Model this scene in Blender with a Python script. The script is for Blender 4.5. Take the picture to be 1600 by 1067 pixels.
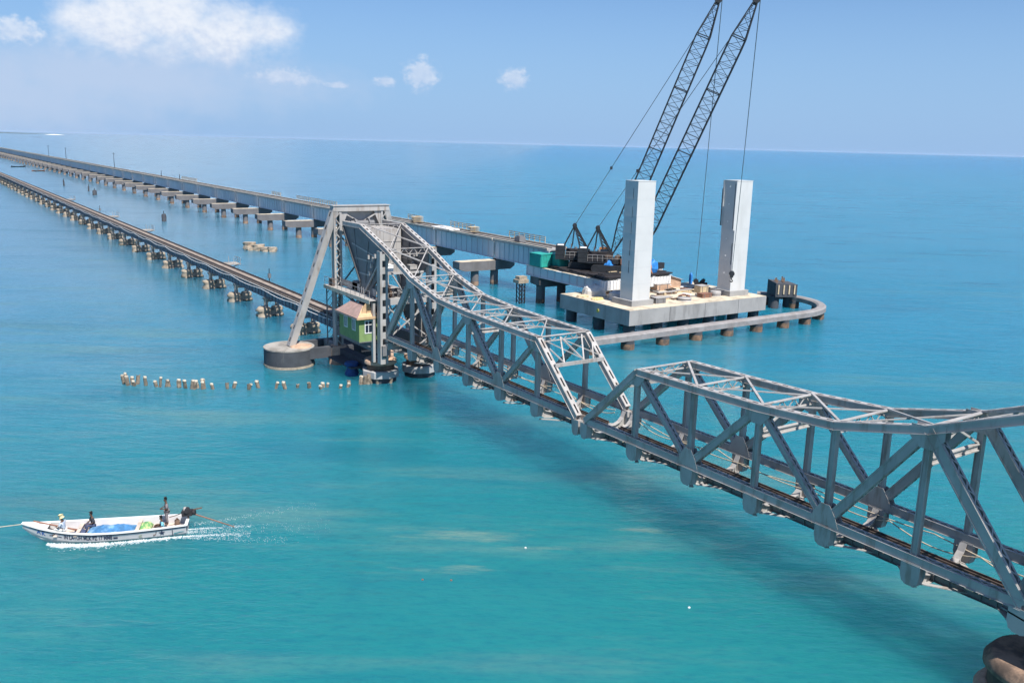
import bpy, bmesh, math, random
from mathutils import Vector, Matrix, noise
random.seed(7)
sc = bpy.context.scene
for o in list(bpy.data.objects): bpy.data.objects.remove(o)
COL = sc.collection
# ------------------------------------------------------------------ camera
cd = bpy.data.cameras.new('camera'); cam = bpy.data.objects.new('camera', cd); COL.objects.link(cam)
R_ = Vector((0.82915218, -0.55848741, 0.02446386)); U_ = Vector((0.10055437, 0.19204907, 0.97622025)); F_ = Vector((0.54990497, 0.8069752, -0.21539626))
M = Matrix((R_, U_, -F_)).transposed().to_4x4(); M.translation = (0, 0, 27)
cam.matrix_world = M
cd.sensor_width = 36; cd.lens = 1399.05 / 1600 * 36; cd.clip_start = 0.5; cd.clip_end = 250000
sc.camera = cam
# ------------------------------------------------------------------ light
SUN_EL, SUN_AZ = math.radians(57), math.radians(181.2)
sd = Vector((math.sin(SUN_AZ) * math.cos(SUN_EL), math.cos(SUN_AZ) * math.cos(SUN_EL), math.sin(SUN_EL)))
sl = bpy.data.lights.new('sun', 'SUN'); sl.energy = 5.0; sl.angle = math.radians(0.53); sl.color = (1, .96, .9)
so = bpy.data.objects.new('sun', sl); COL.objects.link(so); so.location = (0, -50, 120)
so.rotation_euler = (-sd).to_track_quat('-Z', 'Y').to_euler()
sc.view_settings.view_transform = 'Standard'; sc.view_settings.look = 'None'
sc.view_settings.exposure = 0.55; sc.view_settings.gamma = 1; sc.view_settings.use_curve_mapping = False
sc.cycles.use_denoising = True
sc.cycles.max_bounces = 8; sc.cycles.volume_bounces = 1

class NT:
    def __init__(s, tree): s.t = tree; s.n = tree.nodes; s.l = tree.links
    def N(s, typ, **kw):
        n = s.n.new(typ)
        for k, v in kw.items():
            if k in ('ins',):
                for i, val in v.items():
                    if hasattr(val, 'is_output'): s.l.new(val, n.inputs[i])
                    else: n.inputs[i].default_value = val
            else: setattr(n, k, v)
        return n
    def math(s, op, a, b=None, c=None, clamp=False):
        n = s.N('ShaderNodeMath', operation=op, use_clamp=clamp)
        for i, v in enumerate((a, b, c)):
            if v is None: continue
            if hasattr(v, 'is_output'): s.l.new(v, n.inputs[i])
            else: n.inputs[i].default_value = v
        return n.outputs[0]
    def mix(s, fac, a, b, blend='MIX'):
        n = s.N('ShaderNodeMix', data_type='RGBA', blend_type=blend)
        for i, v in ((0, fac), (6, a), (7, b)):
            if hasattr(v, 'is_output'): s.l.new(v, n.inputs[i])
            elif i == 0: n.inputs[0].default_value = v
            else: n.inputs[i].default_value = (*v, 1) if len(v) == 3 else v
        return n.outputs[2]
    def noise(s, vec, scale, detail=4, rough=.55, dim='3D'):
        n = s.N('ShaderNodeTexNoise', noise_dimensions=dim)
        if vec is not None: s.l.new(vec, n.inputs['Vector'])
        n.inputs['Scale'].default_value = scale; n.inputs['Detail'].default_value = detail; n.inputs['Roughness'].default_value = rough
        return n.outputs['Fac']
    def ramp(s, v, lo, hi, a=0., b=1., smooth=True):
        n = s.N('ShaderNodeMapRange', interpolation_type='SMOOTHSTEP' if smooth else 'LINEAR')
        if hasattr(v, 'is_output'): s.l.new(v, n.inputs[0])
        n.inputs[1].default_value = lo; n.inputs[2].default_value = hi; n.inputs[3].default_value = a; n.inputs[4].default_value = b
        return n.outputs[0]

# ------------------------------------------------------------------ sky and clouds
W = bpy.data.worlds.new('World'); sc.world = W; W.use_nodes = True
w = NT(W.node_tree); w.n.clear()
SKY_STRENGTH = 0.070
sky = w.N('ShaderNodeTexSky', sky_type='NISHITA', sun_disc=False, sun_elevation=SUN_EL, sun_rotation=SUN_AZ, altitude=0, air_density=1.0, dust_density=0.6, ozone_density=3.0)
tc = w.N('ShaderNodeTexCoord').outputs['Generated']
sx = w.N('ShaderNodeSeparateXYZ', ins={0: tc}).outputs
az = w.math('MULTIPLY', w.math('ARCTAN2', sx[0], sx[1]), 57.2958)
el = w.math('MULTIPLY', w.math('ARCSINE', sx[2]), 57.2958)
cv = w.N('ShaderNodeCombineXYZ', ins={0: az, 1: w.math('MULTIPLY', el, 1.25), 2: 0.}).outputs[0]
n_big = w.noise(cv, .42, 7, .58); n_fine = w.noise(cv, 1.6, 6, .6)
def blob(a0, e0, wa, we):
    dx = w.math('DIVIDE', w.math('SUBTRACT', az, a0), wa); dy = w.math('DIVIDE', w.math('SUBTRACT', el, e0), we)
    return w.math('SUBTRACT', 1., w.math('SQRT', w.math('ADD', w.math('MULTIPLY', dx, dx), w.math('MULTIPLY', dy, dy))))
def cloud(b, nz, amp, lo, hi):
    v = w.math('ADD', b, w.math('MULTIPLY', w.math('SUBTRACT', nz, .5), amp))
    return w.ramp(v, lo, hi)
def mx(a, b): return w.math('MAXIMUM', a, b)
big = mx(mx(mx(blob(10.8, 6.0, 3.6, 2.2), blob(13.6, 6.6, 4.4, 2.7)), blob(17.0, 5.9, 4.2, 2.0)), blob(12.5, 9.5, 8., 2.4))
m1 = cloud(big, n_big, 1.35, -.12, .72)
sm = mx(mx(mx(blob(6.0, 5.3, 1.5, .8), blob(28.3, 4.0, 1.15, 1.15)), mx(blob(34.0, 3.9, 1.0, .75), blob(26.1, 3.5, .75, .4))), mx(blob(20.2, 3.55, 2.2, .55), blob(23.3, 3.2, .9, .22)))
m2 = cloud(sm, n_fine, 1.7, -.1, .65)
band = mx(blob(10.5, 3.1, 13., 2.2), blob(2, 2.0, 14., 3.0))
m3 = w.math('MULTIPLY', cloud(band, n_big, 1.1, -.35, .85), .75)
# the same sparse fair-weather cumulus all round the sky
n_all = w.noise(tc, 7., 7, .55)
out_f = mx(w.ramp(w.math('ABSOLUTE', w.math('SUBTRACT', az, 34.)), 34., 42.), w.ramp(el, 9.5, 13.))
m4 = w.math('MULTIPLY', w.math('MULTIPLY', w.ramp(n_all, .57, .70), out_f), w.ramp(el, 2., 5., 0., .85))
shade = w.ramp(w.math('ADD', w.math('MULTIPLY', el, .12), w.math('MULTIPLY', n_fine, 1.1)), .75, 1.55)
sky_c = w.mix(1.0, sky.outputs[0], (0.70, .93, 1.22), 'MULTIPLY')
hz_f = w.ramp(el, 0., 14., .85, 0.)
sky_c = w.mix(hz_f, sky_c, (3.15, 5.15, 8.3))
c_lo = (5.9, 6.8, 8.6); c_hi = (9.2, 9.4, 9.8)
cc = w.mix(shade, c_lo, c_hi)
col = w.mix(m3, sky_c, (5.2, 6.3, 8.3))
col = w.mix(w.math('MULTIPLY', m1, .86), col, cc)
col = w.mix(w.math('MULTIPLY', m2, .58), col, cc)
col = w.mix(m4, col, cc)
bg = w.N('ShaderNodeBackground', ins={0: col, 1: SKY_STRENGTH})
w.l.new(bg.outputs[0], w.N('ShaderNodeOutputWorld').inputs[0])

# ------------------------------------------------------------------ materials
def S2L(c): return tuple((x / 12.92 if x <= .04045 else ((x + .055) / 1.055) ** 2.4) for x in c)
MATS = {}
def mat(name, col, rough=.6, var=.25, vscale=1.5, spec=.5, metal=0., stain=None, stain_amt=.0, stain_scale=.8, bump=0., bscale=12., streak=False, col2=None):
    if name in MATS: return MATS[name]
    m = bpy.data.materials.new(name); m.use_nodes = True; t = NT(m.node_tree)
    b = t.n['Principled BSDF']
    pos = t.N('ShaderNodeNewGeometry').outputs['Position']
    n1 = t.noise(pos, vscale, 6, .6)
    c2 = col2 or tuple(x * (1 - var) for x in col)
    c = t.mix(t.ramp(n1, .35, .68), col, c2)
    if stain:
        p2 = pos
        if streak:
            mp = t.N('ShaderNodeMapping', ins={0: pos}); mp.inputs['Scale'].default_value = (1, 1, .18); p2 = mp.outputs[0]
        n2 = t.noise(p2, stain_scale, 8, .65)
        lo = .62 - stain_amt * .3
        c = t.mix(t.math('MULTIPLY', t.ramp(n2, lo, lo + .16), min(1, stain_amt * 1.4)), c, stain)
    t.l.new(c, b.inputs['Base Color'])
    b.inputs['Roughness'].default_value = rough; b.inputs['Metallic'].default_value = metal
    b.inputs['Specular IOR Level'].default_value = spec
    if bump:
        bp = t.N('ShaderNodeBump'); bp.inputs['Strength'].default_value = bump; bp.inputs['Distance'].default_value = .05
        t.l.new(t.noise(pos, bscale, 5, .6), bp.inputs['Height']); t.l.new(bp.outputs[0], b.inputs['Normal'])
    MATS[name] = m; return m
STEEL = mat('bridge_paint', (.41, .39, .37), .5, .18, .45, .5, 0, (.20, .145, .105), .40, 1.7, 0, 1, True)
STEEL_D = mat('weathered_steel', (.18, .18, .185), .55, .2, .6, .4, 0, (.13, .10, .08), .3, 1.6)
BROWN = mat('rusty_steel', (.16, .105, .075), .75, .35, 2.5, .3, 0, (.06, .05, .045), .5, 1.)
RAILM = mat('rail_steel', (.11, .08, .065), .5, .3, 3.)
SLEEP = mat('sleeper_wood', (.13, .11, .10), .85, .35, 2., .2, 0, (.28, .25, .23), .4, 3.)
CABLE = mat('tan_cable', (.55, .46, .34), .7, .25, 3.)
CONC = mat('concrete', (.36, .335, .30), .85, .2, .5, .25, 0, (.16, .145, .125), .5, .7, .3, 9., True)
CONC_N = mat('new_concrete', (.34, .335, .325), .85, .15, .35, .25, 0, (.17, .165, .16), .45, .35, .25, 7., True)
CONC_T = mat('deck_top_concrete', (.58, .50, .38), .9, .2, .6, .2, 0, (.34, .29, .22), .5, .6, .3, 8.)
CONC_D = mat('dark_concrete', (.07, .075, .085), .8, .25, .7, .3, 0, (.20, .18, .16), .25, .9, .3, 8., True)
STONE = mat('rubble_concrete', (.42, .345, .26), .9, .3, 1.8, .2, 0, (.2, .16, .12), .4, 1.3, .7, 5.)
ALGAE = mat('wet_stone', (.10, .095, .07), .6, .3, 2., .4, 0, (.22, .17, .11), .4, 2., .5, 6.)
GIRD = mat('grey_girder_paint', (.60, .62, .64), .5, .08, .12, .4, 0, (.44, .46, .48), .4, .25, 0, 1, True)
GIRD_O = mat('viaduct_girder_paint', (.20, .22, .25), .55, .2, .8, .4, 0, (.10, .08, .065), .45, 1.0)
CAPC = mat('pier_cap_concrete', (.175, .165, .165), .85, .2, .5, .25, 0, (.13, .12, .115), .45, .5, .25, 7., True)
TOWER_W = mat('white_tower_paint', (.57, .56, .54), .55, .07, .3, .4, 0, (.40, .38, .35), .3, .3, 0, 1, True)
BLACK = mat('crane_black', (.022, .024, .028), .55, .4, 2.)
CRANE_R = mat('crane_brown_steel', (.035, .031, .033), .6, .4, 1.5, .4, 0, (.03, .03, .035), .5, 1.)
ROPE = mat('wire_rope', (.10, .15, .17), .6, .2, 3.)
DKROPE = mat('dark_wire_rope', (.05, .06, .07), .6, .2, 3.)
GREEN = mat('green_cabin_paint', (.21, .30, .115), .75, .2, 1.2, .3, 0, (.14, .20, .09), .4, 1.2, 0, 1, True)
PEACH = mat('peach_roof_paint', (.56, .38, .22), .7, .15, 2., .3, 0, (.45, .27, .14), .35, 2.)
ROOFP = mat('weathered_roof', (.40, .27, .235), .8, .25, 2.2, .3, 0, (.25, .19, .16), .45, 1.6)
WHITE = mat('white_paint', (.78, .77, .75), .5, .06, 2., .4, 0, (.55, .50, .44), .25, 2.5)
GLASS = mat('dark_glass', (.02, .03, .05), .08, .2, 2., .6)
TEAL = mat('teal_paint', (.03, .36, .30), .5, .15, 1., .4, 0, (.04, .15, .13), .35, .9)
BLUE = mat('blue_tarpaulin', (.03, .22, .60), .5, .25, 1.5, .4, bump=.5, bscale=4.)
ORANGE = mat('orange_paint', (.55, .22, .06), .55, .25, 2., .4, 0, (.25, .11, .05), .4, 2.)
TANM = mat('tan_timber', (.58, .46, .30), .85, .25, 2., .2)
WRAPM = mat('pale_sheeting', (.66, .62, .56), .7, .2, 1.2, .3, bump=.6, bscale=2.5)
REDBR = mat('red_oxide_steel', (.24, .115, .075), .7, .25, 1.5)
PEACHC = mat('rusty_pink_concrete', (.55, .37, .26), .85, .25, 1.2, .2, 0, (.30, .19, .13), .45, 1.3, .3, 6.)
PIERB = mat('brown_caisson', (.30, .20, .14), .85, .3, .8, .25, 0, (.10, .075, .06), .55, .8, .4, 6.)
GREYB = mat('grey_fender_ring', (.40, .39, .38), .7, .15, .8, .3, 0, (.2, .18, .16), .4, .9, 0, 1, True)
STAKE = mat('weathered_stake', (.30, .24, .18), .9, .35, 3., .2, 0, (.09, .075, .06), .5, 2.5, .6, 14.)
STAKET = mat('bleached_stake_top', (.60, .53, .42), .9, .2, 3., .2)
HULLW = mat('boat_white', (.50, .485, .485), .4, .08, 1.5, .5, 0, (.50, .45, .42), .3, 1.5)
HULLI = mat('boat_inside', (.60, .50, .42), .7, .25, 2., .3, 0, (.36, .28, .2), .4, 2.5)
NETB = mat('blue_net', (.07, .22, .44), .8, .35, 2.5, .3, 0, (.24, .40, .55), .55, 1.5, 1., 18.)
NETG = mat('green_net', (.15, .38, .14), .85, .3, 6., .3, 0, (.62, .64, .30), .6, 4., 1., 20.)
NETY = mat('yellow_net', (.62, .48, .18), .85, .3, 6., .3, 0, (.66, .66, .5), .5, 4., 1., 20.)
SKIN = mat('brown_skin', (.11, .058, .036), .5, .1, 4.)
HAIR = mat('black_hair', (.012, .011, .011), .6, .2, 6.)
CL_DK = mat('dark_cloth', (.04, .045, .055), .9, .3, 6.)
CL_BR = mat('grey_brown_cloth', (.22, .19, .195), .9, .25, 6.)
CL_WH = mat('white_cloth', (.68, .66, .62), .9, .12, 6.)
CL_ST = mat('blue_grey_cloth', (.26, .33, .46), .9, .3, 8., col2=(.62, .64, .66))
CL_CY = mat('cyan_cloth', (.20, .52, .60), .9, .2, 5.)
CL_YE = mat('pale_yellow_cloth', (.70, .60, .34), .9, .15, 6.)
CL_NV = mat('navy_cloth', (.06, .08, .15), .9, .2, 6.)
MARK = mat('dark_blue_lettering', (.02, .03, .07), .6, .2, 5.)
MARKR = mat('reddish_lettering', (.14, .05, .05), .6, .2, 5.)

# ------------------------------------------------------------------ mesh helper
ROOT = {}
class MB:
    def __init__(s): s.v = []; s.f = []; s.sm = []
    def add(s, vs, fs, smooth=False):
        b = len(s.v); s.v += [Vector(x) for x in vs]
        for f in fs: s.f.append(tuple(b + i for i in f)); s.sm.append(smooth)
        return s
    def hexa(s, p): return s.add(p, [(0, 3, 2, 1), (4, 5, 6, 7), (0, 1, 5, 4), (1, 2, 6, 5), (2, 3, 7, 6), (3, 0, 4, 7)])
    def box(s, x0, x1, y0, y1, z0, z1):
        return s.hexa([(x0, y0, z0), (x1, y0, z0), (x1, y1, z0), (x0, y1, z0), (x0, y0, z1), (x1, y0, z1), (x1, y1, z1), (x0, y1, z1)])
    def bar(s, p, q, w, h, up=(0, 0, 1), w2=None, h2=None):
        p = Vector(p); q = Vector(q); d = (q - p)
        if d.length < 1e-6: return s
        d.normalize(); up = Vector(up)
        if abs(d.dot(up)) > .995: up = Vector((1, 0, 0)) if abs(d.x) < .9 else Vector((0, 1, 0))
        a = d.cross(up).normalized(); b = a.cross(d).normalized()
        w2 = w if w2 is None else w2; h2 = h if h2 is None else h2
        r = []
        for c, ww, hh in ((p, w, h), (q, w2, h2)):
            r += [c - a * ww / 2 - b * hh / 2, c + a * ww / 2 - b * hh / 2, c + a * ww / 2 + b * hh / 2, c - a * ww / 2 + b * hh / 2]
        return s.add(r, [(0, 3, 2, 1), (4, 5, 6, 7), (0, 1, 5, 4), (1, 2, 6, 5), (2, 3, 7, 6), (3, 0, 4, 7)])
    def cyl(s, p, q, r0, r1=None, n=10, smooth=True, jit=0., caps=True):
        p = Vector(p); q = Vector(q); d = (q - p).normalized(); r1 = r0 if r1 is None else r1
        up = Vector((0, 0, 1)) if abs(d.z) < .9 else Vector((1, 0, 0))
        a = d.cross(up).normalized(); b = d.cross(a)
        vs = []
        for c, r in ((p, r0), (q, r1)):
            for i in range(n):
                t = 2 * math.pi * i / n; rr = r * (1 + random.uniform(-jit, jit))
                vs.append(c + a * math.cos(t) * rr + b * math.sin(t) * rr)
        s.add(vs, [(i, i + n, (i + 1) % n + n, (i + 1) % n) for i in range(n)], smooth)
        if caps:
            s.add(vs[:n], [tuple(range(n))]); s.add(vs[n:], [tuple(range(n - 1, -1, -1))])
        return s
    def tube(s, pts, r, n=6):
        for i in range(len(pts) - 1): s.cyl(pts[i], pts[i + 1], r, r, n, True, caps=(i in (0, len(pts) - 2)))
        return s
    def prism(s, poly, axis, a, b):
        n = len(poly)
        def P(u, v, t): return {'x': (t, u, v), 'y': (u, t, v), 'z': (u, v, t)}[axis]
        vs = [P(u, v, a) for u, v in poly] + [P(u, v, b) for u, v in poly]
        return s.add(vs, [tuple(range(n)), tuple(range(2 * n - 1, n - 1, -1))] + [(i, i + n, (i + 1) % n + n, (i + 1) % n) for i in range(n)])
    def rings(s, rs, caps=True, smooth=True):
        n = len(rs[0]); vs = [p for r in rs for p in r]; fs = []
        for k in range(len(rs) - 1):
            for i in range(n): fs.append((k * n + i, (k + 1) * n + i, (k + 1) * n + (i + 1) % n, k * n + (i + 1) % n))
        s.add(vs, fs, smooth)
        if caps: s.add(rs[0], [tuple(range(n))]); s.add(rs[-1], [tuple(range(n - 1, -1, -1))])
        return s
    def lathe(s, c, prof, n=20, jit=0.):
        c = Vector(c); rs = []
        for r, z in prof:
            rs.append([c + Vector((math.cos(2 * math.pi * i / n) * r * (1 + random.uniform(-jit, jit)), math.sin(2 * math.pi * i / n) * r * (1 + random.uniform(-jit, jit)), z)) for i in range(n)])
        return s.rings(rs)
    def build(s, name, m, parent=None, base=None):
        o0 = ROOT[parent.name] if parent is not None else (Vector(base) if base is not None else Vector((0, 0, 0)))
        me = bpy.data.meshes.new(name); me.from_pydata([tuple(v - o0) for v in s.v], [], s.f)
        bm = bmesh.new(); bm.from_mesh(me); bmesh.ops.recalc_face_normals(bm, faces=bm.faces); bm.to_mesh(me); bm.free()
        me.polygons.foreach_set('use_smooth', s.sm[:len(me.polygons)] + [False] * max(0, len(me.polygons) - len(s.sm)))
        if not isinstance(m, (list, tuple)): m = [m]
        for x in m: me.materials.append(x)
        o = bpy.data.objects.new(name, me); COL.objects.link(o)
        if parent is not None: o.parent = parent
        else: o.location = o0
        ROOT[o.name] = o0
        return o
def thing(name, label, cat, loc, group=None):
    o = bpy.data.objects.new(name, None); COL.objects.link(o); o.location = loc; o.empty_display_size = .5
    ROOT[o.name] = Vector(loc); o['label'] = label; o['category'] = cat
    if group: o['group'] = group
    return o
def tag(o, label, cat, group=None):
    o['label'] = label; o['category'] = cat
    if group: o['group'] = group
    return o
def stuff(o): o['kind'] = 'stuff'; return o
def piece(me_o, name, loc, parent, rot=None):
    """one more object sharing me_o's mesh (verts local to their own origin)"""
    o = bpy.data.objects.new(name, me_o.data); COL.objects.link(o); o.parent = parent
    o.location = Vector(loc) - ROOT[parent.name]
    if rot: o.rotation_euler = rot
    ROOT[o.name] = Vector(loc)
    return o
def copy_tree(o, parent=None):
    c = o.copy(); COL.objects.link(c); c.parent = parent
    ROOT[c.name] = ROOT[o.name]
    for ch in o.children: copy_tree(ch, c)
    return c

# ------------------------------------------------------------------ water
PLUME = [(33.5, 45.9, 4.6, .8), (42.2, 44.2, 4.0, .9), (27.2, 46.2, 4.5, .9), (30.5, 50.5, 8., 1.8)]
def make_water():
    m = bpy.data.materials.new('sea_water'); m.use_nodes = True; t = NT(m.node_tree); b = t.n['Principled BSDF']
    pos = t.N('ShaderNodeNewGeometry').outputs['Position']
    s = t.N('ShaderNodeSeparateXYZ', ins={0: pos}).outputs
    teal = S2L((.12, .44, .455)); blue = S2L((.11, .455, .55)); far = S2L((.06, .43, .585)); pale = S2L((.36, .50, .585)); silt = S2L((.33, .49, .475)); deep = S2L((.05, .33, .42))
    rot = t.N('ShaderNodeMapping', ins={0: pos}); rot.inputs['Rotation'].default_value = (0, 0, .60)
    def aniso(sx_, sy_):
        m_ = t.N('ShaderNodeMapping', ins={0: rot.outputs[0]}); m_.inputs['Scale'].default_value = (sx_, sy_, 1); return m_.outputs[0]
    nA = t.noise(pos, .018, 4, .5); nB = t.noise(pos, .05, 5, .6)
    # depth of the channel: shallow and teal by the near shore, bluer further out
    d = t.math('ADD', t.math('ADD', t.math('MULTIPLY', s[1], .78), t.math('MULTIPLY', s[0], .52)), t.math('MULTIPLY', t.math('SUBTRACT', nA, .5), 60.))
    c = t.mix(t.ramp(d, 45, 125), teal, blue)
    c = t.mix(t.ramp(d, 250, 2500), c, far)
    # sky reflection and haze painted into the base colour on the viaduct's side
    sh = t.ramp(t.math('ADD', t.math('SUBTRACT', s[1], t.math('MULTIPLY', s[0], 1.35)), t.math('MULTIPLY', t.math('SUBTRACT', nB, .5), 150.)), 5, 250)
    c = t.mix(t.math('MULTIPLY', sh, .85), c, pale)
    # silt drifting in streaks along the current
    nS = t.noise(aniso(.022, .11), 1., 7, .62); nS2 = t.noise(aniso(.05, .4), 1., 6, .65)
    c = t.mix(t.math('MULTIPLY', t.ramp(nS, .50, .70), t.ramp(d, 30, 260, .7, .15)), c, silt)
    c = t.mix(t.math('MULTIPLY', t.ramp(nS2, .56, .76), .4), c, silt)
    c = t.mix(t.math('MULTIPLY', t.ramp(t.noise(aniso(.035, .09), 1., 5, .55), .5, .72), .38), c, deep)
    # silt plume stirred up under the channel span
    pm = None
    for (qx, qy, ra, rb) in PLUME:
        m_ = t.N('ShaderNodeMapping', ins={0: t.N('ShaderNodeVectorMath', operation='SUBTRACT', ins={0: pos, 1: (qx, qy, 0)}).outputs[0]}); m_.inputs['Rotation'].default_value = (0, 0, .60)
        m2_ = t.N('ShaderNodeMapping', ins={0: m_.outputs[0]}); m2_.inputs['Scale'].default_value = (1 / ra, 1 / rb, 0)
        v_ = t.math('SUBTRACT', 1., t.N('ShaderNodeVectorMath', operation='LENGTH', ins={0: m2_.outputs[0]}).outputs[1])
        pm = v_ if pm is None else t.math('MAXIMUM', pm, v_)
    pmn = t.math('ADD', pm, t.math('MULTIPLY', t.math('SUBTRACT', t.noise(aniso(.25, 1.3), 1., 8, .74), .5), 3.2))
    c = t.mix(t.ramp(pmn, .25, 1.2, 0, .48), c, S2L((.50, .56, .49)))
    # light and dark of the small chop, painted into the base colour
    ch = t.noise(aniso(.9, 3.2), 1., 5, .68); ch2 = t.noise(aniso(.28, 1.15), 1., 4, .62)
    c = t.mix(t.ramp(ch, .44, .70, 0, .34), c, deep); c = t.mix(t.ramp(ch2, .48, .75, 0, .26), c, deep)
    t.l.new(c, b.inputs['Base Color'])
    b.inputs['IOR'].default_value = 1.33; b.inputs['Roughness'].default_value = .17
    b.subsurface_method = 'BURLEY'; b.inputs['Subsurface Weight'].default_value = 1.0; b.inputs['Subsurface Scale'].default_value = 20.; b.inputs['Subsurface Radius'].default_value = (.8, .95, 1.0)
    # ripples
    h = t.math('ADD', t.math('ADD', t.math('MULTIPLY', t.noise(aniso(.9, 2.2), 1., 5, .6), .12), t.math('MULTIPLY', t.noise(aniso(.2, .5), 1., 4, .55), .42)), t.math('MULTIPLY', t.noise(pos, .05, 3, .5), .5))
    calm = t.ramp(t.noise(pos, .02, 4, .55), .40, .66, .5, 1.)
    bp = t.N('ShaderNodeBump'); bp.inputs['Distance'].default_value = .8
    t.l.new(calm, bp.inputs['Strength']); t.l.new(h, bp.inputs['Height']); t.l.new(bp.outputs[0], b.inputs['Normal'])
    return m
g = MB(); FAR = 45000.
xs = [-FAR, -2000, -300, 0, 100, 300, 2000, FAR]
for i in range(7):
    for j in range(7): g.add([(xs[i], xs[j], 0), (xs[i + 1], xs[j], 0), (xs[i + 1], xs[j + 1], 0), (xs[i], xs[j + 1], 0)], [(0, 1, 2, 3)])
wat = g.build('water', make_water()); wat['kind'] = 'structure'
# far low shore
g = MB(); rs = []
for k in range(60):
    t = k / 59; x = -2600 + 4350 * t; y = 12500 + 900 * math.sin(t * 3)
    h = 24 * (1 - t) ** .55 * (.75 + .5 * noise.noise(Vector((t * 14, 3, 0)))) + .6
    rs.append([Vector((x, y - 350, -1)), Vector((x, y - 120, h * .7)), Vector((x, y, h)), Vector((x, y + 500, -1))])
g.rings(rs)
o = g.build('land', mat('far_shore', (.06, .085, .05), .9, .3, .01)); o['kind'] = 'structure'
g = MB(); rs = []
for k in range(25):
    t = k / 24; x = 1270 + 190 * t; wd = 55 * math.sin(math.pi * min(1, max(.02, t)))
    rs.append([Vector((x, 10400 - wd, -1)), Vector((x, 10400 - wd * .3, 6 * math.sin(math.pi * t) + .1)), Vector((x, 10400 + wd * .5, 6 * math.sin(math.pi * t) + .1)), Vector((x, 10400 + wd, -1))])
g.rings(rs); o = g.build('sandbank', mat('white_sand', (.82, .80, .76), .9, .05, .02)); o['kind'] = 'structure'

# ------------------------------------------------------------------ bascule leaves
XN, XF = 43.45, 48.65
ZT = [5.7, 10.95, 11.05, 11.2, 11.6, 12.95, 15.25, 17.35]
def laced(g, gl, p, q, w=.46, d=.40, t=.07, pitch=.42, top=True):
    """two side plates (normal x) in g, zigzag lacing bars in gl"""
    p = Vector(p); q = Vector(q); dr = (q - p); L = dr.length; dr.normalize(); X = Vector((1, 0, 0)); n = X.cross(dr).normalized()
    for sx_ in (-1, 1):
        off = X * sx_ * (w / 2 - t / 2)
        g.bar(p + off, q + off, t, d, n)
        for sn in (-1, 1):
            g.bar(p + X * sx_ * (w / 2 + .02) + n * sn * (d / 2 - .04), q + X * sx_ * (w / 2 + .02) + n * sn * (d / 2 - .04), .04, .075, n)
        for sn in (-1, 1):
            g.bar(p + X * sx_ * (w / 2 - .07) + n * sn * (d / 2 + .012), q + X * sx_ * (w / 2 - .07) + n * sn * (d / 2 + .012), .14, .024, n)
    k = max(2, int(L / pitch))
    for sn in (-1, 1):
        for i in range(k):
            a = p + dr * (L * i / k) + n * sn * (d / 2 + .03); b = p + dr * (L * (i + 1) / k) + n * sn * (d / 2 + .03)
            s_ = 1 if i % 2 else -1
            gl.bar(a + X * s_ * (w / 2 - .07), b - X * s_ * (w / 2 - .07), .075, .02, n)
def perforated(g, p, q, w=.5, d=.48, pitch=.95, hole=.5, side=1):
    """box chord with battens over openings on its upper face"""
    p = Vector(p); q = Vector(q); dr = (q - p); L = dr.length; dr.normalize(); X = Vector((1, 0, 0)); n = X.cross(dr).normalized()
    if n.z < 0: n = -n
    for sx_ in (-1, 1): g.bar(p + X * sx_ * (w / 2 - .04), q + X * sx_ * (w / 2 - .04), .08, d, n)
    for sn in (1,):
        for sx_ in (-1, 1): g.bar(p + X * sx_ * (w / 2 - .085) + n * (d / 2 + .012), q + X * sx_ * (w / 2 - .085) + n * (d / 2 + .012), .17, .024, n)
        k = max(1, round(L / pitch)); st = L / k
        for i in range(k + 1):
            c0 = max(0, i * st - (st - hole) / 2); c1 = min(L, i * st + (st - hole) / 2)
            g.bar(p + dr * c0 + n * (d / 2 + .012), p + dr * c1 + n * (d / 2 + .012), w - .34, .024, n)
    g.bar(p - n * (d / 2 - .03), q - n * (d / 2 - .03), w - .2, .03, n)
    for sx_ in (-1, 1): g.bar(p + X * sx_ * (w / 2 + .04) - n * (d / 2 - .02), q + X * sx_ * (w / 2 + .04) - n * (d / 2 - .02), .08, .035, n); g.bar(p + X * sx_ * (w / 2 + .015) + n * (d / 2 - .05), q + X * sx_ * (w / 2 + .015) + n * (d / 2 - .05), .03, .09, n)

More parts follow.
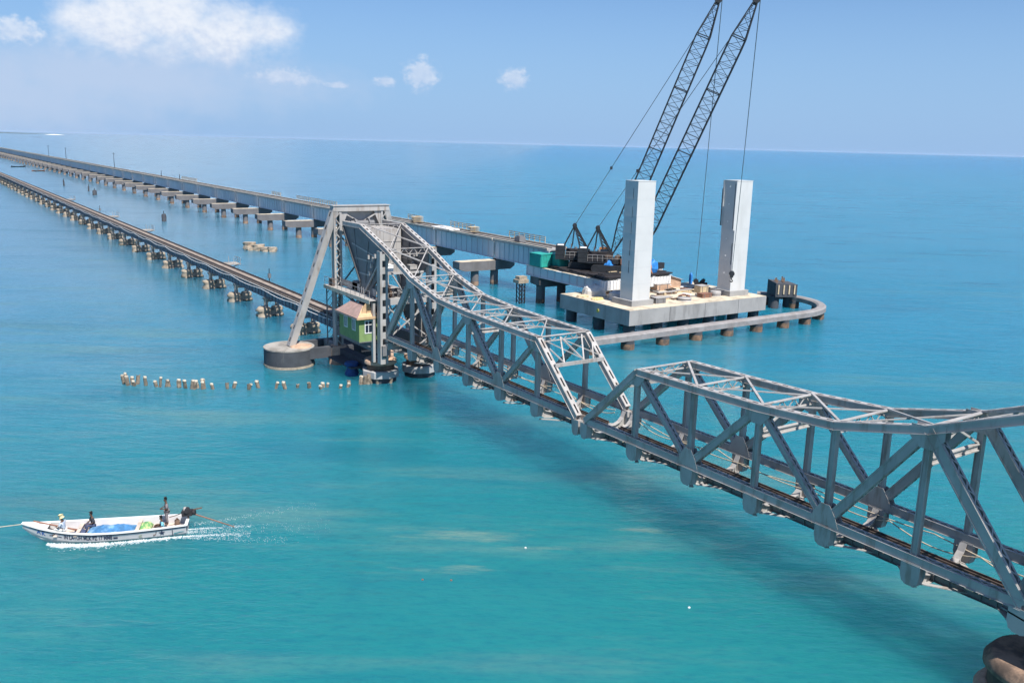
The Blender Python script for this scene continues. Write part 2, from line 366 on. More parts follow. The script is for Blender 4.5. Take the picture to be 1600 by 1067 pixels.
def leaf(y_tip, sg, S, label, loc):
    root = thing('bascule_leaf', label, 'bridge span', loc, 'bascule leaves of the old railway bridge')
    Y = lambda s: y_tip + sg * s
    ZC = 5.68
    for xi, X in enumerate((XN, XF)):
        B = [Vector((X, Y(s), ZC)) for s in S]; T = [Vector((X, Y(s), z)) for s, z in zip(S, ZT)]
        for k in range(6):
            g = MB(); gl = MB(); a = B[k]; b = B[k + 1]
            for sx_ in (-1, 1): g.bar(a + Vector((sx_ * .21, 0, 0)), b + Vector((sx_ * .21, 0, 0)), .07, .48)
            for sx_ in (-1, 1): g.bar(a + Vector((sx_ * .19, 0, .252)), b + Vector((sx_ * .19, 0, .252)), .16, .024)
            for sx_ in (-1, 1): g.bar(a + Vector((sx_ * .25, 0, -.252)), b + Vector((sx_ * .25, 0, -.252)), .14, .024)
            n = 12
            for i in range(n):
                s_ = 1 if i % 2 else -1
                pa = a.lerp(b, i / n); pb = a.lerp(b, (i + 1) / n)
                gl.bar(pa + Vector((s_ * .17, 0, .275)), pb + Vector((-s_ * .17, 0, .275)), .07, .02)
            o = g.build('bottom_chord', STEEL, root); stuff(gl.build('lacing', STEEL, o))
        for k in range(1, 7):
            g = MB(); perforated(g, T[k], T[k + 1]); g.build('top_chord', STEEL, root)
        g = MB(); perforated(g, T[7], Vector((X, Y(S[7] + 4.9), 17.3)), hole=.1); g.build('top_chord', STEEL, root)
        g = MB(); perforated(g, B[0], T[1], .5, .46, 1.25, .85); g.build('end_post', STEEL, root)
        for a, b, d_, w_ in ((T[1], B[2], .36, .44), (B[2], T[3], .46, .46), (T[3], B[4], .36, .44), (B[4], T[5], .50, .48), (T[5], B[6], .62, .5)):
            g = MB(); gl = MB(); laced(g, gl, a, b, w_, d_)
            o = g.build('diagonal', STEEL, root); stuff(gl.build('lacing', STEEL, o))
        for k in range(1, 6):
            g = MB(); b0 = B[k] + Vector((0, 0, .2)); t0 = T[k] - Vector((0, 0, .15))
            for sy in (-1, 1):
                g.bar(b0 + Vector((0, sy * .155, 0)), t0 + Vector((0, sy * .155, 0)), .36, .05, (0, 1, 0))
            g.bar(b0 + Vector((-.1, 0, 0)), t0 + Vector((-.1, 0, 0)), .05, .28, (0, 1, 0)); g.bar(b0 + Vector((.1, 0, 0)), t0 + Vector((.1, 0, 0)), .05, .28, (0, 1, 0))
            g.build('vertical_post', STEEL, root)
        # gusset plates
        for k in (1, 3, 5):
            y = Y(S[k]); z = ZT[k]; slope = (ZT[min(k + 1, 7)] - ZT[k]) / (S[k + 1] - S[k])
            g = MB(); hw = .95
            poly = [(y - sg * hw, z + .18 - (0 if k > 1 else .9)), (y, z + .2), (y + sg * hw, z + .2 + slope * hw * .8), (y + sg * hw, z - .35), (y + sg * .35, z - 1.0), (y - sg * .35, z - 1.0), (y - sg * hw, z - .55 - (.6 if k == 1 else 0))]
            for dx in (-.262, .262): g.prism(poly, 'x', X + dx - .012, X + dx + .012)
            g.build('gusset_plate', STEEL, root)
        for k in (2, 4):
            y = Y(S[k]); g = MB()
            poly = [(y - 1.0, 5.62), (y + 1.0, 5.62), (y + .72, 6.25), (y + .3, 6.85), (y - .3, 6.85), (y - .72, 6.25)]
            for dx in (-.272, .272): g.prism(poly, 'x', X + dx - .012, X + dx + .012)
            g.build('gusset_plate', STEEL, root)
        for k in range(0, 7):
            y = Y(S[k]); g = MB(); hw = .56 if k else .42
            poly = [(y - hw, 5.5), (y + hw, 5.5), (y + hw, 4.75), (y + hw * .8, 4.38), (y + hw * .4, 4.2), (y - hw * .4, 4.2), (y - hw * .8, 4.38), (y - hw, 4.75)]
            g.prism(poly, 'x', X - .30, X - .275); g.prism(poly, 'x', X + .275, X + .30)
            g.box(X - .272, X + .272, y - hw * .8, y + hw * .8, 4.3, 5.43)
            g.build('hanger_plate', STEEL, root)
        # rolling segment
        q = lambda s, z: (Y(s), z)
        poly = [q(45.6, 17.12), q(40.9, 17.1), q(34.2, 15.0), q(34.5, 13.4), q(37.9, 10.8), q(37.6, 9.2), q(34.4, 8.2), q(33.2, 5.2), q(34.8, 4.95), q(36.6, 5.0), q(38.4, 5.6), q(39.8, 6.7), q(40.7, 8.1), q(41.1, 9.6), q(40.9, 11.1), q(44.4, 15.6)]
        g = MB(); g.prism(poly, 'x', X - .16, X + .16)
        o = g.build('rolling_segment', STEEL_D, root)
        for (s0, z0, s1, z1) in ((38.1, 13.6, 42.4, 13.6), (38.4, 12.0, 41.3, 12.0), (36.2, 14.2, 43.2, 15.2)):
            g = MB(); g.bar((X - .185, Y(s0), z0), (X - .185, Y(s1), z1), .05, .16); g.build('cover_strip', STEEL, o)
        for (s0, z0) in ((37.2, 13.9), (37.6, 13.1), (38.0, 12.2), (36.6, 14.3), (38.3, 14.0)):
            g = MB(); g.box(X - .5, X - .17, Y(s0) - .12, Y(s0) + .12, z0 - .1, z0 + .35); g.build('pin_bracket', STEEL, o)
        g = MB(); n = len(poly)
        for i in list(range(7, n)):
            a = poly[i]; b = poly[(i + 1) % n]
            g.bar((X, *a), (X, *b), .62, .10, (1, 0, 0)) if False else g.bar((X, *a), (X, *b), .6, .09, Vector((1, 0, 0)).cross(Vector((0, b[0] - a[0], b[1] - a[1]))).normalized())
        g.build('segment_rim', STEEL_D, o)
        g = MB()
        for s0, z0, s1, z1 in ((36.5, 15.0, 38.3, 10.9), (38.7, 15.8, 39.6, 11), (42.6, 16.9, 41.5, 12.), (36.0, 8.5, 36.4, 5.1), (38.5, 9.0, 38.4, 5.8)):
            g.bar((X - .2, Y(s0), z0), (X - .2, Y(s1), z1), .07, .12, (0, 1, 0))
        g.build('stiffener', STEEL_D, o)
    # counterweight between the segments
    g = MB(); y0, y1 = sorted((Y(40.7), Y(45.2)))
    g.prism([(Y(40.6), 16.95), (Y(45.4), 16.95), (Y(44.2), 15.4), (Y(41.2), 11.6), (Y(40.6), 11.6)], 'x', XN + .32, XF - .32)
    cw = g.build('counterweight', STEEL, root)
    g = MB()
    for i in range(5): g.box(XN + .9 + i * .85, XN + .96 + i * .85, Y(40.6) - .05 if sg > 0 else Y(40.6), Y(40.6) if sg > 0 else Y(40.6) + .05, 11.7, 16.9)
    for z in (12.9, 14.2, 15.5): g.box(XN + .33, XF - .33, Y(40.6) - .06 if sg > 0 else Y(40.6), Y(40.6) if sg > 0 else Y(40.6) + .06, z, z + .07)
    g.build('stiffener', STEEL, cw)
    # struts and lateral bracing in the top plane
    for k in range(1, 8):
        y = Y(S[k]); z = ZT[k] + .1; g = MB(); gl = MB()
        dz = .55 if k > 1 else .35
        g.bar((XN + .25, y, z + .1), (XF - .25, y, z + .1), .26, .06)
        g.bar((XN + .25, y, z - dz), (XF - .25, y, z - dz), .22, .06)
        n = 8
        for i in range(n):
            a = XN + .3 + (XF - XN - .6) * i / n; b = XN + .3 + (XF - XN - .6) * (i + 1) / n; s_ = i % 2
            gl.bar((a, y, z + .08 if s_ else z - dz), (b, y, z - dz if s_ else z + .08), .06, .05, (0, 1, 0))
        o = g.build('top_strut', STEEL, root); stuff(gl.build('lacing', STEEL, o))
        if k < 7:
            y2 = Y(S[k + 1]); z2 = ZT[k + 1] + .1
            g = MB(); g.bar((XF - .2, y, z + .13), (XN + .2, y2, z2 + .13), .17, .11); g.build('lateral_brace', STEEL, root)
            g = MB(); g.bar((XN + .2, y, z + .02), (XF - .2, y2, z2 + .02), .10, .08); g.build('lateral_brace', STEEL, root)
    # sway frames at the inner posts
    for k in (3, 5):
        y = Y(S[k]); z = ZT[k] - 1.75
        g = MB()
        g.bar((XN + .2, y, z + .14), (XF - .2, y, z + .14), .24, .07); g.bar((XN + .2, y, z - .22), (XF - .2, y, z - .22), .24, .07)
        g.bar((XN + .2, y, z - .04), (XF - .2, y, z - .04), .03, .36)
        g.build('sway_strut', STEEL, root)
        for a, b in ((XN + .2, (XN + XF) / 2), (XF - .2, (XN + XF) / 2)):
            g = MB(); g.bar((a, y, z + .15), (b, y, ZT[k] - .4), .12, .12); g.build('sway_brace', STEEL, root)
    # portal bracing between the end posts
    pl = lambda x, t: Vector((x, Y(S[0] + (S[1] - S[0]) * t), ZC + (ZT[1] - ZC) * t)) + Vector((0, -sg * .22, .24))
    g = MB(); g.bar(pl(XN, .62), pl(XF, .62), .16, .3, (0, 0, 1)); g.build('portal_strut', STEEL, root)
    w_ = XF - XN; a_ = XN + .25; e_ = XF - .25
    for x0, t0, x1, t1, s_ in ((XN + w_ * .2, .64, XN + w_ * .38, .97, .12), (XN + w_ * .38, .97, XN + w_ * .6, .64, .12), (XN + w_ * .6, .64, XN + w_ * .82, .97, .12), (a_, .95, XN + w_ * .6, .66, .08), (XN + w_ * .38, .95, e_, .68, .08), (XN + .3, .84, XN + w_ * .2, .64, .1), (XF - .3, .84, XF - w_ * .2, .64, .1)):
        g = MB(); g.bar(pl(x0, t0), pl(x1, t1), s_, s_); g.build('portal_brace', STEEL, root)
    # floor, slung low between the hanger plates
    for k in range(0, 7):
        y = Y(S[k]); g = MB()
        low = [(XN + .3, 4.28), (XN + .7, 4.02), (XN + 1.3, 3.9), (XF - 1.3, 3.9), (XF - .7, 4.02), (XF - .3, 4.28)]
        top = [(XF - .3, 5.42), (XF - .5, 4.95), (XF - .85, 4.6), (XF - 1.35, 4.42), (XN + 1.35, 4.42), (XN + .85, 4.6), (XN + .5, 4.95), (XN + .3, 5.42)]
        g.prism(low + top, 'y', y - .02, y + .02)
        for pth in (low, top):
            for a, b in zip(pth, pth[1:]): g.bar((a[0], y, a[1]), (b[0], y, b[1]), .42, .035)
        g.build('floor_beam', STEEL, root)
        if k < 6:
            y2 = Y(S[k + 1])
            for xa, xb in ((XN + .35, XF - .35), (XF - .35, XN + .35)):
                g = MB(); g.bar((xa, y, 4.20 if xa < xb else 4.26), (xb, y2, 3.85 if xa < xb else 3.9), .28, .05); g.build('bottom_brace', STEEL, root)
    ya, yb = Y(.2), Y(S[6] + 1)
    for x in (45.3, 46.8):
        g = MB(); g.bar((x, ya, 4.2), (x, yb, 4.2), .03, .42); g.bar((x, ya, 4.42), (x, yb, 4.42), .28, .03); g.bar((x, ya, 3.98), (x, yb, 3.98), .28, .03)
        n = 40
        for i in range(n): y = ya + (yb - ya) * (i + .5) / n; g.box(x - .11, x + .11, y - .02, y + .02, 4.0, 4.4)
        g.build('stringer', STEEL_D, root)
    sl_m = MB().box(-1.1, 1.1, -.12, .12, -.07, .07).build('sleeper', SLEEP, root); ROOT[sl_m.name] = Vector((0, 0, 0))
    n = int(abs(yb - ya) / .62)
    # sleeper mesh is centred on its own origin
    me = sl_m.data
    for v in me.vertices: v.co += ROOT[root.name]
    for i in range(n):
        y = ya + (yb - ya) * (i + .5) / n
        loc_ = (46.05 + random.uniform(-.05, .05), y, 4.51)
        if i == 0: sl_m.location = Vector(loc_) - ROOT[root.name]
        else: piece(sl_m, 'sleeper', loc_, root, (0, 0, random.uniform(-.02, .02)))
    for x in (45.2, 46.9):
        g = MB(); g.bar((x, ya, 4.67), (x, yb, 4.67), .07, .13); g.bar((x, ya, 4.595), (x, yb, 4.595), .14, .025); g.build('rail', RAILM, root)
    for x in (45.46, 46.64):
        g = MB(); g.bar((x, ya, 4.64), (x, yb, 4.64), .06, .1); g.build('guard_rail', RAILM, root)
    g = MB(); n = 60
    for i in range(n):
        y = ya + (yb - ya) * (i + .5) / n
        if random.random() < .6: x = random.choice((44.75, 44.95, 45.85, 46.2)); g.box(x - random.uniform(.05, .14), x + .1, y - random.uniform(.1, .5), y + .2, 4.585, 4.585 + random.uniform(.04, .14))
    stuff(g.build('track_debris', CABLE, root))
    # slack cables along the far chord
    for c in range(2):
        pts = []; n = 90
        for i in range(n + 1):
            t = i / n; y = Y(1 + 32 * t); pts.append((XF - .42 - .12 * c + .08 * math.sin(t * 9 + c), y, 5.3 - (.38 + .2 * math.sin(t * 7 + c * 2)) * abs(math.sin(t * 32 * math.pi / (5.7 if c else 8.5))) ** .8 - c * .22))
        g = MB(); g.tube(pts, .04, 5); g.build('cable', CABLE, root)
    return root
SF = [0, 5.7, 11.4, 17.1, 22.8, 28.5, 34.25, 40.85]
SN = [0, 5.7, 11.4, 17.1, 22.65, 28.3, 34.1, 40.7]
leaf(54.05, 1, SF, 'far steel truss span rising to the tall tower beside the green cabin', (46.05, 88, 4))
leaf(52.95, -1, SN, 'near steel truss span running off the right edge of the picture', (46.05, 19, 4))

# ------------------------------------------------------------------ lifting tower
tw = thing('bascule_tower', 'tall grey steel lifting tower with slanting side legs and portal top', 'bridge tower', (46.05, 98, 2.3))
def laced2(p, q, name, w=.9, d=.7, m=STEEL, pitch=.8, up=(0, 1, 0)):
    p = Vector(p); q = Vector(q); dr = q - p; L = dr.length; dr.normalize(); n = Vector(up); a = dr.cross(n).normalized(); n = a.cross(dr).normalized()
    g = MB(); gl = MB()
    for s_ in (-1, 1):
        g.bar(p + a * s_ * (w / 2 - .05), q + a * s_ * (w / 2 - .05), .09, d, n)
        for sn in (-1, 1): g.bar(p + a * s_ * (w / 2 - .12) + n * sn * d / 2, q + a * s_ * (w / 2 - .12) + n * sn * d / 2, .26, .03, n)
    k = max(3, int(L / pitch))
    for sn in (-1, 1):
        for i in range(k):
            s_ = 1 if i % 2 else -1
            gl.bar(p + dr * L * i / k + a * s_ * (w / 2 - .15) + n * sn * (d / 2 + .03), p + dr * L * (i + 1) / k - a * s_ * (w / 2 - .15) + n * sn * (d / 2 + .03), .13, .03, n)
    o = g.build(name, m, tw); stuff(gl.build('lacing', m, o)); return o
YR = 101.0
for x in (42.95, 49.15): laced2((x, YR, 2.3), (x, YR, 18.6), 'column', 1.0, .8)
def boxleg(p, q, name, w, d):
    p = Vector(p); q = Vector(q); dr = (q - p).normalized(); a = Vector((0, 1, 0)); n = dr.cross(a).normalized(); L = (q - p).length
    g = MB()
    for s_ in (-1, 1): g.bar(p + a * s_ * (w / 2 - .04), q + a * s_ * (w / 2 - .04), d, .08, a)
    for s_ in (-1, 1):
        for e in (-1, 1): g.bar(p + n * s_ * (d / 2 - .015) + a * e * (w / 2 - .2), q + n * s_ * (d / 2 - .015) + a * e * (w / 2 - .2), .03, .24, a)
        k = 11
        for i in range(k + 1):
            c0 = max(0, i / k - .03); c1 = min(1, i / k + .03)
            g.bar(p.lerp(q, c0) + n * s_ * (d / 2 - .015), p.lerp(q, c1) + n * s_ * (d / 2 - .015), .03, w - .5, a)
    return g.build(name, STEEL, tw)
boxleg((37.6, 103.0, 2.3), (42.75, 101.0, 18.9), 'slanting_leg', 1.0, .75)
boxleg((54.5, 103.0, 2.3), (49.35, 101.0, 18.9), 'slanting_leg', 1.0, .75)
g = MB(); g.box(42.4, 49.7, YR - .5, YR + .5, 18.62, 19.25); g.box(42.3, 49.8, YR - .6, YR + .6, 19.25, 19.33); g.build('portal_beam', STEEL, tw)
g = MB(); g.box(43.4, 48.7, YR + .3, YR + .36, 16.6, 18.6); g.build('portal_panel', STEEL, tw)
g = MB(); g.box(43.3, 48.8, YR - .35, YR + .25, 15.9, 16.55); g.build('portal_beam', STEEL, tw)
for a, b in (((43.5, 18.6), (46.05, 17.2)), ((48.6, 18.6), (46.05, 17.2))):
    g = MB(); g.bar((a[0], YR - .2, a[1]), (b[0], YR - .2, b[1]), .14, .14); g.build('portal_brace', STEEL, tw)
for x, s_ in ((43.45, 1), (48.65, -1)):
    g = MB(); g.prism([(x, 18.6), (x + s_ * .9, 18.6), (x + s_ * .5, 17.6), (x, 16.6)], 'y', YR - .3, YR - .26); g.build('corner_plate', STEEL, tw)
g = MB()
g.cyl((44.4, YR - .9, 17.2), (47.4, YR - .9, 17.2), .35, n=14); g.cyl((44.8, YR - .9, 17.2), (44.95, YR - .9, 17.2), .62, n=16); g.cyl((46.6, YR - .9, 17.2), (46.75, YR - .9, 17.2), .62, n=16); g.box(44, 48, YR - 1.5, YR - .4, 16.55, 16.7)
g.build('winch_drum', STEEL_D, tw)
# front columns with battened openings
for x in (43.0, 49.1):
    g = MB(); yf = 88.7
    for s_ in (-1, 1): g.box(x + s_ * .42 - .05, x + s_ * .42 + .05, yf - .4, yf + .4, 2.6, 15.2)
    for y_ in (yf - .4, yf + .38):
        g.box(x - .37, x - .2, y_, y_ + .03, 2.6, 15.2); g.box(x + .2, x + .37, y_, y_ + .03, 2.6, 15.2)
        z = 2.6
        while z < 15: g.box(x - .2, x + .2, y_, y_ + .03, z, z + .75); z += 1.45
    g.build('column', STEEL, tw)
    g = MB(); g.box(x - .75, x - .45, yf + .9, yf + 1.35, 2.6, 9.4); g.build('column', STEEL, tw)
for x in (43.0, 49.1):
    g = MB(); g.box(x - .15, x + .15, 89.2, 100.6, 8.9, 9.5); g.box(x - .3, x + .3, 89.2, 100.6, 9.5, 9.54); g.build('side_beam', STEEL, tw)
    g = MB(); g.box(x - .35, x + .35, 88.0, 102, 3.6, 4.7); g.build('track_girder', STEEL_D, tw)
g = MB(); g.box(43.3, 48.8, 88.45, 88.95, 9.2, 9.9); g.build('cross_beam', STEEL, tw)
g = MB(); g.box(43.3, 48.8, 100.75, 101.25, 8.6, 9.3); g.build('cross_beam', STEEL, tw)
for z0, z1 in ((4.5, 9.), (9.4, 15.9)):
    for a, b in ((43.2, 48.9), (48.9, 43.2)):
        g = MB(); g.bar((a, YR + (.15 if a < b else -.15), z0), (b, YR + (.15 if a < b else -.15), z1), .16, .16); g.build('cross_brace', STEEL_D, tw)
# near-side walkway with railing
wk = MB(); wk.box(41.75, 42.95, 89.4, 102.3, 9.62, 9.7); wko = wk.build('walkway', STEEL, tw)
g = MB(); g.box(41.70, 41.745, 89.35, 102.3, 9.3, 9.74); g.build('fascia', mat('cream_fascia', (.60, .52, .40), .8, .2, 2., .3, 0, (.35, .27, .2), .4, 2.), wko)
g = MB()
for i in range(11): y = 89.5 + i * 1.26; g.box(41.76, 41.80, y - .02, y + .02, 9.74, 10.75)
for z in (10.2, 10.72): g.box(41.765, 41.795, 89.5, 102.2, z, z + .04)
g.build('railing', STEEL, wko)
g = MB(); g.box(43.3, 43.34, 91, 102.2, 9.75, 10.6); g.build('side_panel', STEEL, wko)
for y in (91.5, 96, 101.6):
    g = MB(); g.bar((41.9, y, 9.6), (43.0, y, 8.5), .1, .1); g.build('bracket', STEEL_D, wko)
# thin braced stays on the rear side
for (x, y) in ((42.0, 102.1),):
    g = MB(); g.box(x - .06, x + .06, y - .06, y + .06, 2.3, 9.6)
    g.box(x + .7, x + .82, y - .06, y + .06, 2.3, 9.6)
    for i in range(7): z = 2.6 + i; g.bar((x, y, z), (x + .76, y, z + .9), .06, .06)
    g.build('ladder_frame', STEEL_D, tw)
g = MB(); g.bar((43.0, 99.2, 16.8), (43.0, 94.6, 11.0), .12, .12); g.build('tie_rod', BLACK, tw)
# machinery deck
md = MB(); md.box(43.9, 48.2, 89.2, 93.5, 9.15, 9.3); mdo = md.build('machinery_deck', STEEL_D, tw)
def gear(x, y, z, r, wd):
    g = MB(); g.cyl((x, y, z), (x + wd, y, z), r, n=18, smooth=False); g.cyl((x - .3, y, z), (x + wd + .3, y, z), r * .25, n=8)
    for i in range(18):
        t = 2 * math.pi * i / 18; g.box(x, x + wd, y + math.cos(t) * r - .05, y + math.cos(t) * r + .05, z + math.sin(t) * r - .05, z + math.sin(t) * r + .05)
    return g
gear(44.3, 90.2, 10.3, .75, .25).build('gear_wheel', BROWN, mdo); gear(46.8, 91.2, 10.0, .6, .25).build('gear_wheel', STEEL_D, mdo); gear(45.6, 90.6, 10.2, .45, .3).build('gear_wheel', STEEL_D, mdo)
g = MB(); g.box(45.2, 46.4, 91.6, 92.8, 9.3, 10.5); g.box(47.2, 48, 89.6, 90.6, 9.3, 10.2); g.cyl((44.5, 92.5, 9.8), (45.1, 92.5, 9.8), .35); g.build('motor_housing', STEEL, mdo)
g = MB()
for i in range(8):
    x = 43.95 + i * .6; g.box(x - .02, x + .02, 89.2, 89.24, 9.3, 10.4)
g.box(43.9, 48.2, 89.2, 89.24, 10.36, 10.4); g.box(43.9, 48.2, 89.2, 89.24, 9.8, 9.84); g.build('railing', STEEL, mdo)
for p, q in (((44.0, 89.1, 9.2), (45.3, 88.9, 6.6)), ((48.0, 89.1, 9.2), (46.8, 88.9, 6.6)), ((44.2, 88.6, 12.5), (46, 88.8, 9.9)), ((47.9, 88.6, 12.5), (46.1, 88.8, 9.9))):
    g = MB(); g.bar(p, q, .14, .14); g.build('cross_brace', STEEL, tw)
for (p, q, w_) in (((43.2, 89.2, 12.6), (48.9, 89.2, 12.6), .22), ((43.2, 94.6, 9.5), (48.9, 94.6, 9.5), .3), ((43.0, 94.6, 5.0), (43.0, 94.6, 9.3), .3), ((49.1, 94.6, 5.0), (49.1, 94.6, 9.3), .3), ((43.0, 94.6, 9.2), (43.0, 100.4, 5.2), .18), ((43.0, 94.4, 9.2), (43.0, 89.4, 5.2), .18), ((49.1, 94.6, 9.2), (49.1, 100.4, 5.2), .18), ((49.1, 94.4, 9.2), (49.1, 89.4, 5.2), .18), ((43.4, 88.7, 5.2), (48.7, 88.7, 9.0), .14), ((48.7, 88.75, 5.2), (43.4, 88.75, 9.0), .14), ((43.1, 88.7, 14.8), (43.1, 93.8, 9.7), .16)):
    g = MB(); g.bar(p, q, w_, w_); g.build('bracing_bar', STEEL, tw)
g = MB()
for i in range(16): g.bar((42.72, 93.1, 5.2 + i * .29), (42.72, 93.6, 5.2 + i * .29), .04, .04)
for y in (93.1, 93.6): g.bar((42.72, y, 5.0), (42.72, y, 10.6), .05, .05)
g.build('ladder', STEEL, tw)
for (x, y, z, sx_, sy, sz) in ((44.2, 90.0, 12.7, .8, .9, .7), (47.2, 90.2, 12.7, .9, .8, .5), (45.6, 94.8, 9.7, 1.2, .8, .9), (43.3, 96.0, 9.72, .7, 1.4, 1.0), (42.1, 100.6, 9.72, .5, .9, .8), (44.6, 97.4, 4.7, 1., 1.2, 1.1)):
    g = MB(); g.box(x, x + sx_, y, y + sy, z, z + sz); g.box(x - .03, x + sx_ + .03, y - .03, y + sy + .03, z + sz + .003, z + sz + .05); g.build('equipment_box', random.choice([STEEL, STEEL_D, BROWN, WHITE]), tw)
# ------------------------------------------------------------------ cabin
cb = thing('operator_cabin', 'small green operator cabin with peach roof hung on the tower side', 'cabin', (41.9, 92.6, 4.9))
CX0, CX1, CY0, CY1, CZ0, CZ1 = 40.75, 43.0, 90.0, 95.4, 5.0, 7.75
g = MB(); T_ = .12
g.box(CX0, CX1, CY0, CY1, CZ0 - .1, CZ0); g.build('floor', STEEL_D, cb)
# front wall around its window
g = MB(); wx0, wx1, wz0, wz1 = 41.5, 42.25, 6.0, 7.3
g.box(CX0, wx0, CY0, CY0 + T_, CZ0, CZ1); g.box(wx1, CX1, CY0, CY0 + T_, CZ0, CZ1); g.box(wx0, wx1, CY0, CY0 + T_, CZ0, wz0); g.box(wx0, wx1, CY0, CY0 + T_, wz1, CZ1); g.build('wall', GREEN, cb)
side_w = [(91.0, 91.75), (93.2, 93.95)]
g = MB(); ys = [CY0 + T_, 91.0, 91.75, 93.2, 93.95, CY1]
for i in (0, 2, 4): g.box(CX0, CX0 + T_, ys[i], ys[i + 1], CZ0, CZ1)
for a, b in side_w: g.box(CX0, CX0 + T_, a, b, CZ0, 6.2); g.box(CX0, CX0 + T_, a, b, 7.35, CZ1)
g.build('wall', GREEN, cb)
g = MB(); g.box(CX0 + T_, CX1, CY1 - T_, CY1, CZ0, CZ1); g.build('wall', GREEN, cb)
g = MB(); g.box(CX1 - T_, CX1, CY0 + T_, CY1 - T_, CZ0, CZ1); g.build('wall', GREEN, cb)
def window(x0, x1, y0, y1, z0, z1, axis):
    g = MB(); f = .09; e = .05
    if axis == 'y':
        yy = y0
        for a, b, c, d in ((x0 - f, x0, z0 - f, z1 + f), (x1, x1 + f, z0 - f, z1 + f), (x0, x1, z0 - f, z0), (x0, x1, z1, z1 + f), ((x0 + x1) / 2 - .03, (x0 + x1) / 2 + .03, z0, z1), (x0, x1, z0 + (z1 - z0) * .68 - .03, z0 + (z1 - z0) * .68 + .03)): g.box(a, b, yy - e, yy + .08, c, d)
        o = g.build('window', WHITE, cb); g = MB(); g.box(x0, x1, yy + .04, yy + .06, z0, z1); g.build('pane', GLASS, o)
    else:
        xx = x0
        for a, b, c, d in ((y0 - f, y0, z0 - f, z1 + f), (y1, y1 + f, z0 - f, z1 + f), (y0, y1, z0 - f, z0), (y0, y1, z1, z1 + f), ((y0 + y1) / 2 - .03, (y0 + y1) / 2 + .03, z0, z1)): g.box(xx - e, xx + .08, a, b, c, d)
        o = g.build('window', WHITE, cb); g = MB(); g.box(xx + .04, xx + .06, y0, y1, z0, z1); g.build('pane', mat('greenish_glass', (.10, .17, .15), .15, .2, 2.), o)
window(wx0, wx1, CY0, CY0, wz0, wz1, 'y')
for a, b in side_w: window(CX0, CX0, a, b, 6.2, 7.35, 'x')
# hipped roof with an arched gable at the front
e_ = .38; rx0, rx1, ry0, ry1 = CX0 - e_, CX1 + .25, CY0 - e_, CY1 + e_; cxm = (rx0 + rx1) / 2; zr = 9.0
g = MB(); A = [(rx0, ry0, 7.75), (rx1, ry0, 7.75), (rx1, ry1, 7.75), (rx0, ry1, 7.75)]; Rg = [(cxm, ry0 + 1.5, zr), (cxm, ry1 - 1.4, zr)]
g.add(A + Rg, [(3, 0, 4, 5), (1, 2, 5, 4), (2, 3, 5), (0, 3, 2, 1)]); rf = g.build('roof', ROOFP, cb)
g = MB(); g.add([A[0], A[1], Rg[0], (rx0, ry0, 7.68), (rx1, ry0, 7.68), (cxm, ry0 + 1.5, 8.85)], [(0, 1, 2), (5, 4, 3), (0, 3, 4, 1), (1, 4, 5, 2), (2, 5, 3, 0)]); g.build('front_slope', PEACH, rf)
g = MB(); pts = []
for i in range(13):
    t = i / 12; x = cxm - .62 + 1.24 * t; pts.append((x, 8.3 + .95 * (math.sin(math.pi * t) ** .7)))
g.prism([(cxm - .95, 8.0)] + [(cxm - .75, 8.25)] + pts + [(cxm + .75, 8.25), (cxm + .95, 8.0)], 'y', ry0 + .55, ry0 + .72); g.build('gable', PEACH, rf)
g = MB(); g.box(rx0 - .03, rx1 + .03, ry0 - .06, ry0 - .005, 7.6, 7.86); g.build('eave_board', PEACH, rf)
g = MB(); g.box(rx0 - .06, rx0 - .005, ry0, ry1, 7.6, 7.84); g.build('eave_board', mat('pink_eave', (.58, .34, .26), .7, .15, 2.), rf)
for y in (90.4, 92.7, 95.):
    g = MB(); g.bar((40.9, y, 4.88), (43.0, y, 3.9), .14, .14); g.build('bracket', STEEL_D, cb)
# ------------------------------------------------------------------ piers of the bridge
op = thing('outrigger_pier', 'squat round concrete pier carrying the slanting leg left of the cabin', 'bridge pier', (37.4, 103.1, 0))
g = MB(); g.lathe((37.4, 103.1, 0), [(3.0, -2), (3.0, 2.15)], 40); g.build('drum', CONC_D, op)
g = MB(); g.lathe((37.4, 103.1, 0), [(3.04, 2.15), (3.04, 2.3)], 40); g.build('rim', CONC, op)
g = MB(); g.lathe((37.4, 103.1, 0), [(3.05, .02), (3.05, .3)], 40); g.build('tide_band', STONE, op)
g = MB(); g.lathe((38.6, 102.3, 0), [(1.35, 2.3), (1.3, 2.42), (.9, 2.5)], 18, .05); g.build('bearing_pad', PEACHC, op)
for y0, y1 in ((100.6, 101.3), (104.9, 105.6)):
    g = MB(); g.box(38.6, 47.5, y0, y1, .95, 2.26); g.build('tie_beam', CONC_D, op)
g = MB(); g.box(42.6, 43.2, 101.3, 104.9, 1.0, 2.26); g.build('tie_beam', CONC, op)
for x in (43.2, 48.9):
    g = MB(); g.box(x - .55, x + .55, 92.6, 100.2, .8, 2.1); g.build('added_shade_wall', CONC_D, op) if x < 45 else None  # dark wall added to give the deep shadow below the cabin
g = MB(); g.box(41.0, 42.7, 92.9, 99.6, 1.2, 1.35); g.build('added_shade_slab', CONC_D, op)  # dark slab added for the same shadow over the open water
op2 = thing('outrigger_pier', 'round concrete pier on the far side behind the lifting tower', 'bridge pier', (54.7, 103.1, 0))
g = MB(); g.lathe((54.7, 103.1, 0), [(3.0, -2), (3.0, 2.3)], 40); g.build('drum', CONC_D, op2)
rp = thing('tower_pier', 'dark concrete pier block under the rear tower columns', 'bridge pier', (46, 103, 0))
g = MB(); g.box(43.3, 48.8, 100.2, 105.2, -2, 2.2); g.build('block', CONC_D, rp)
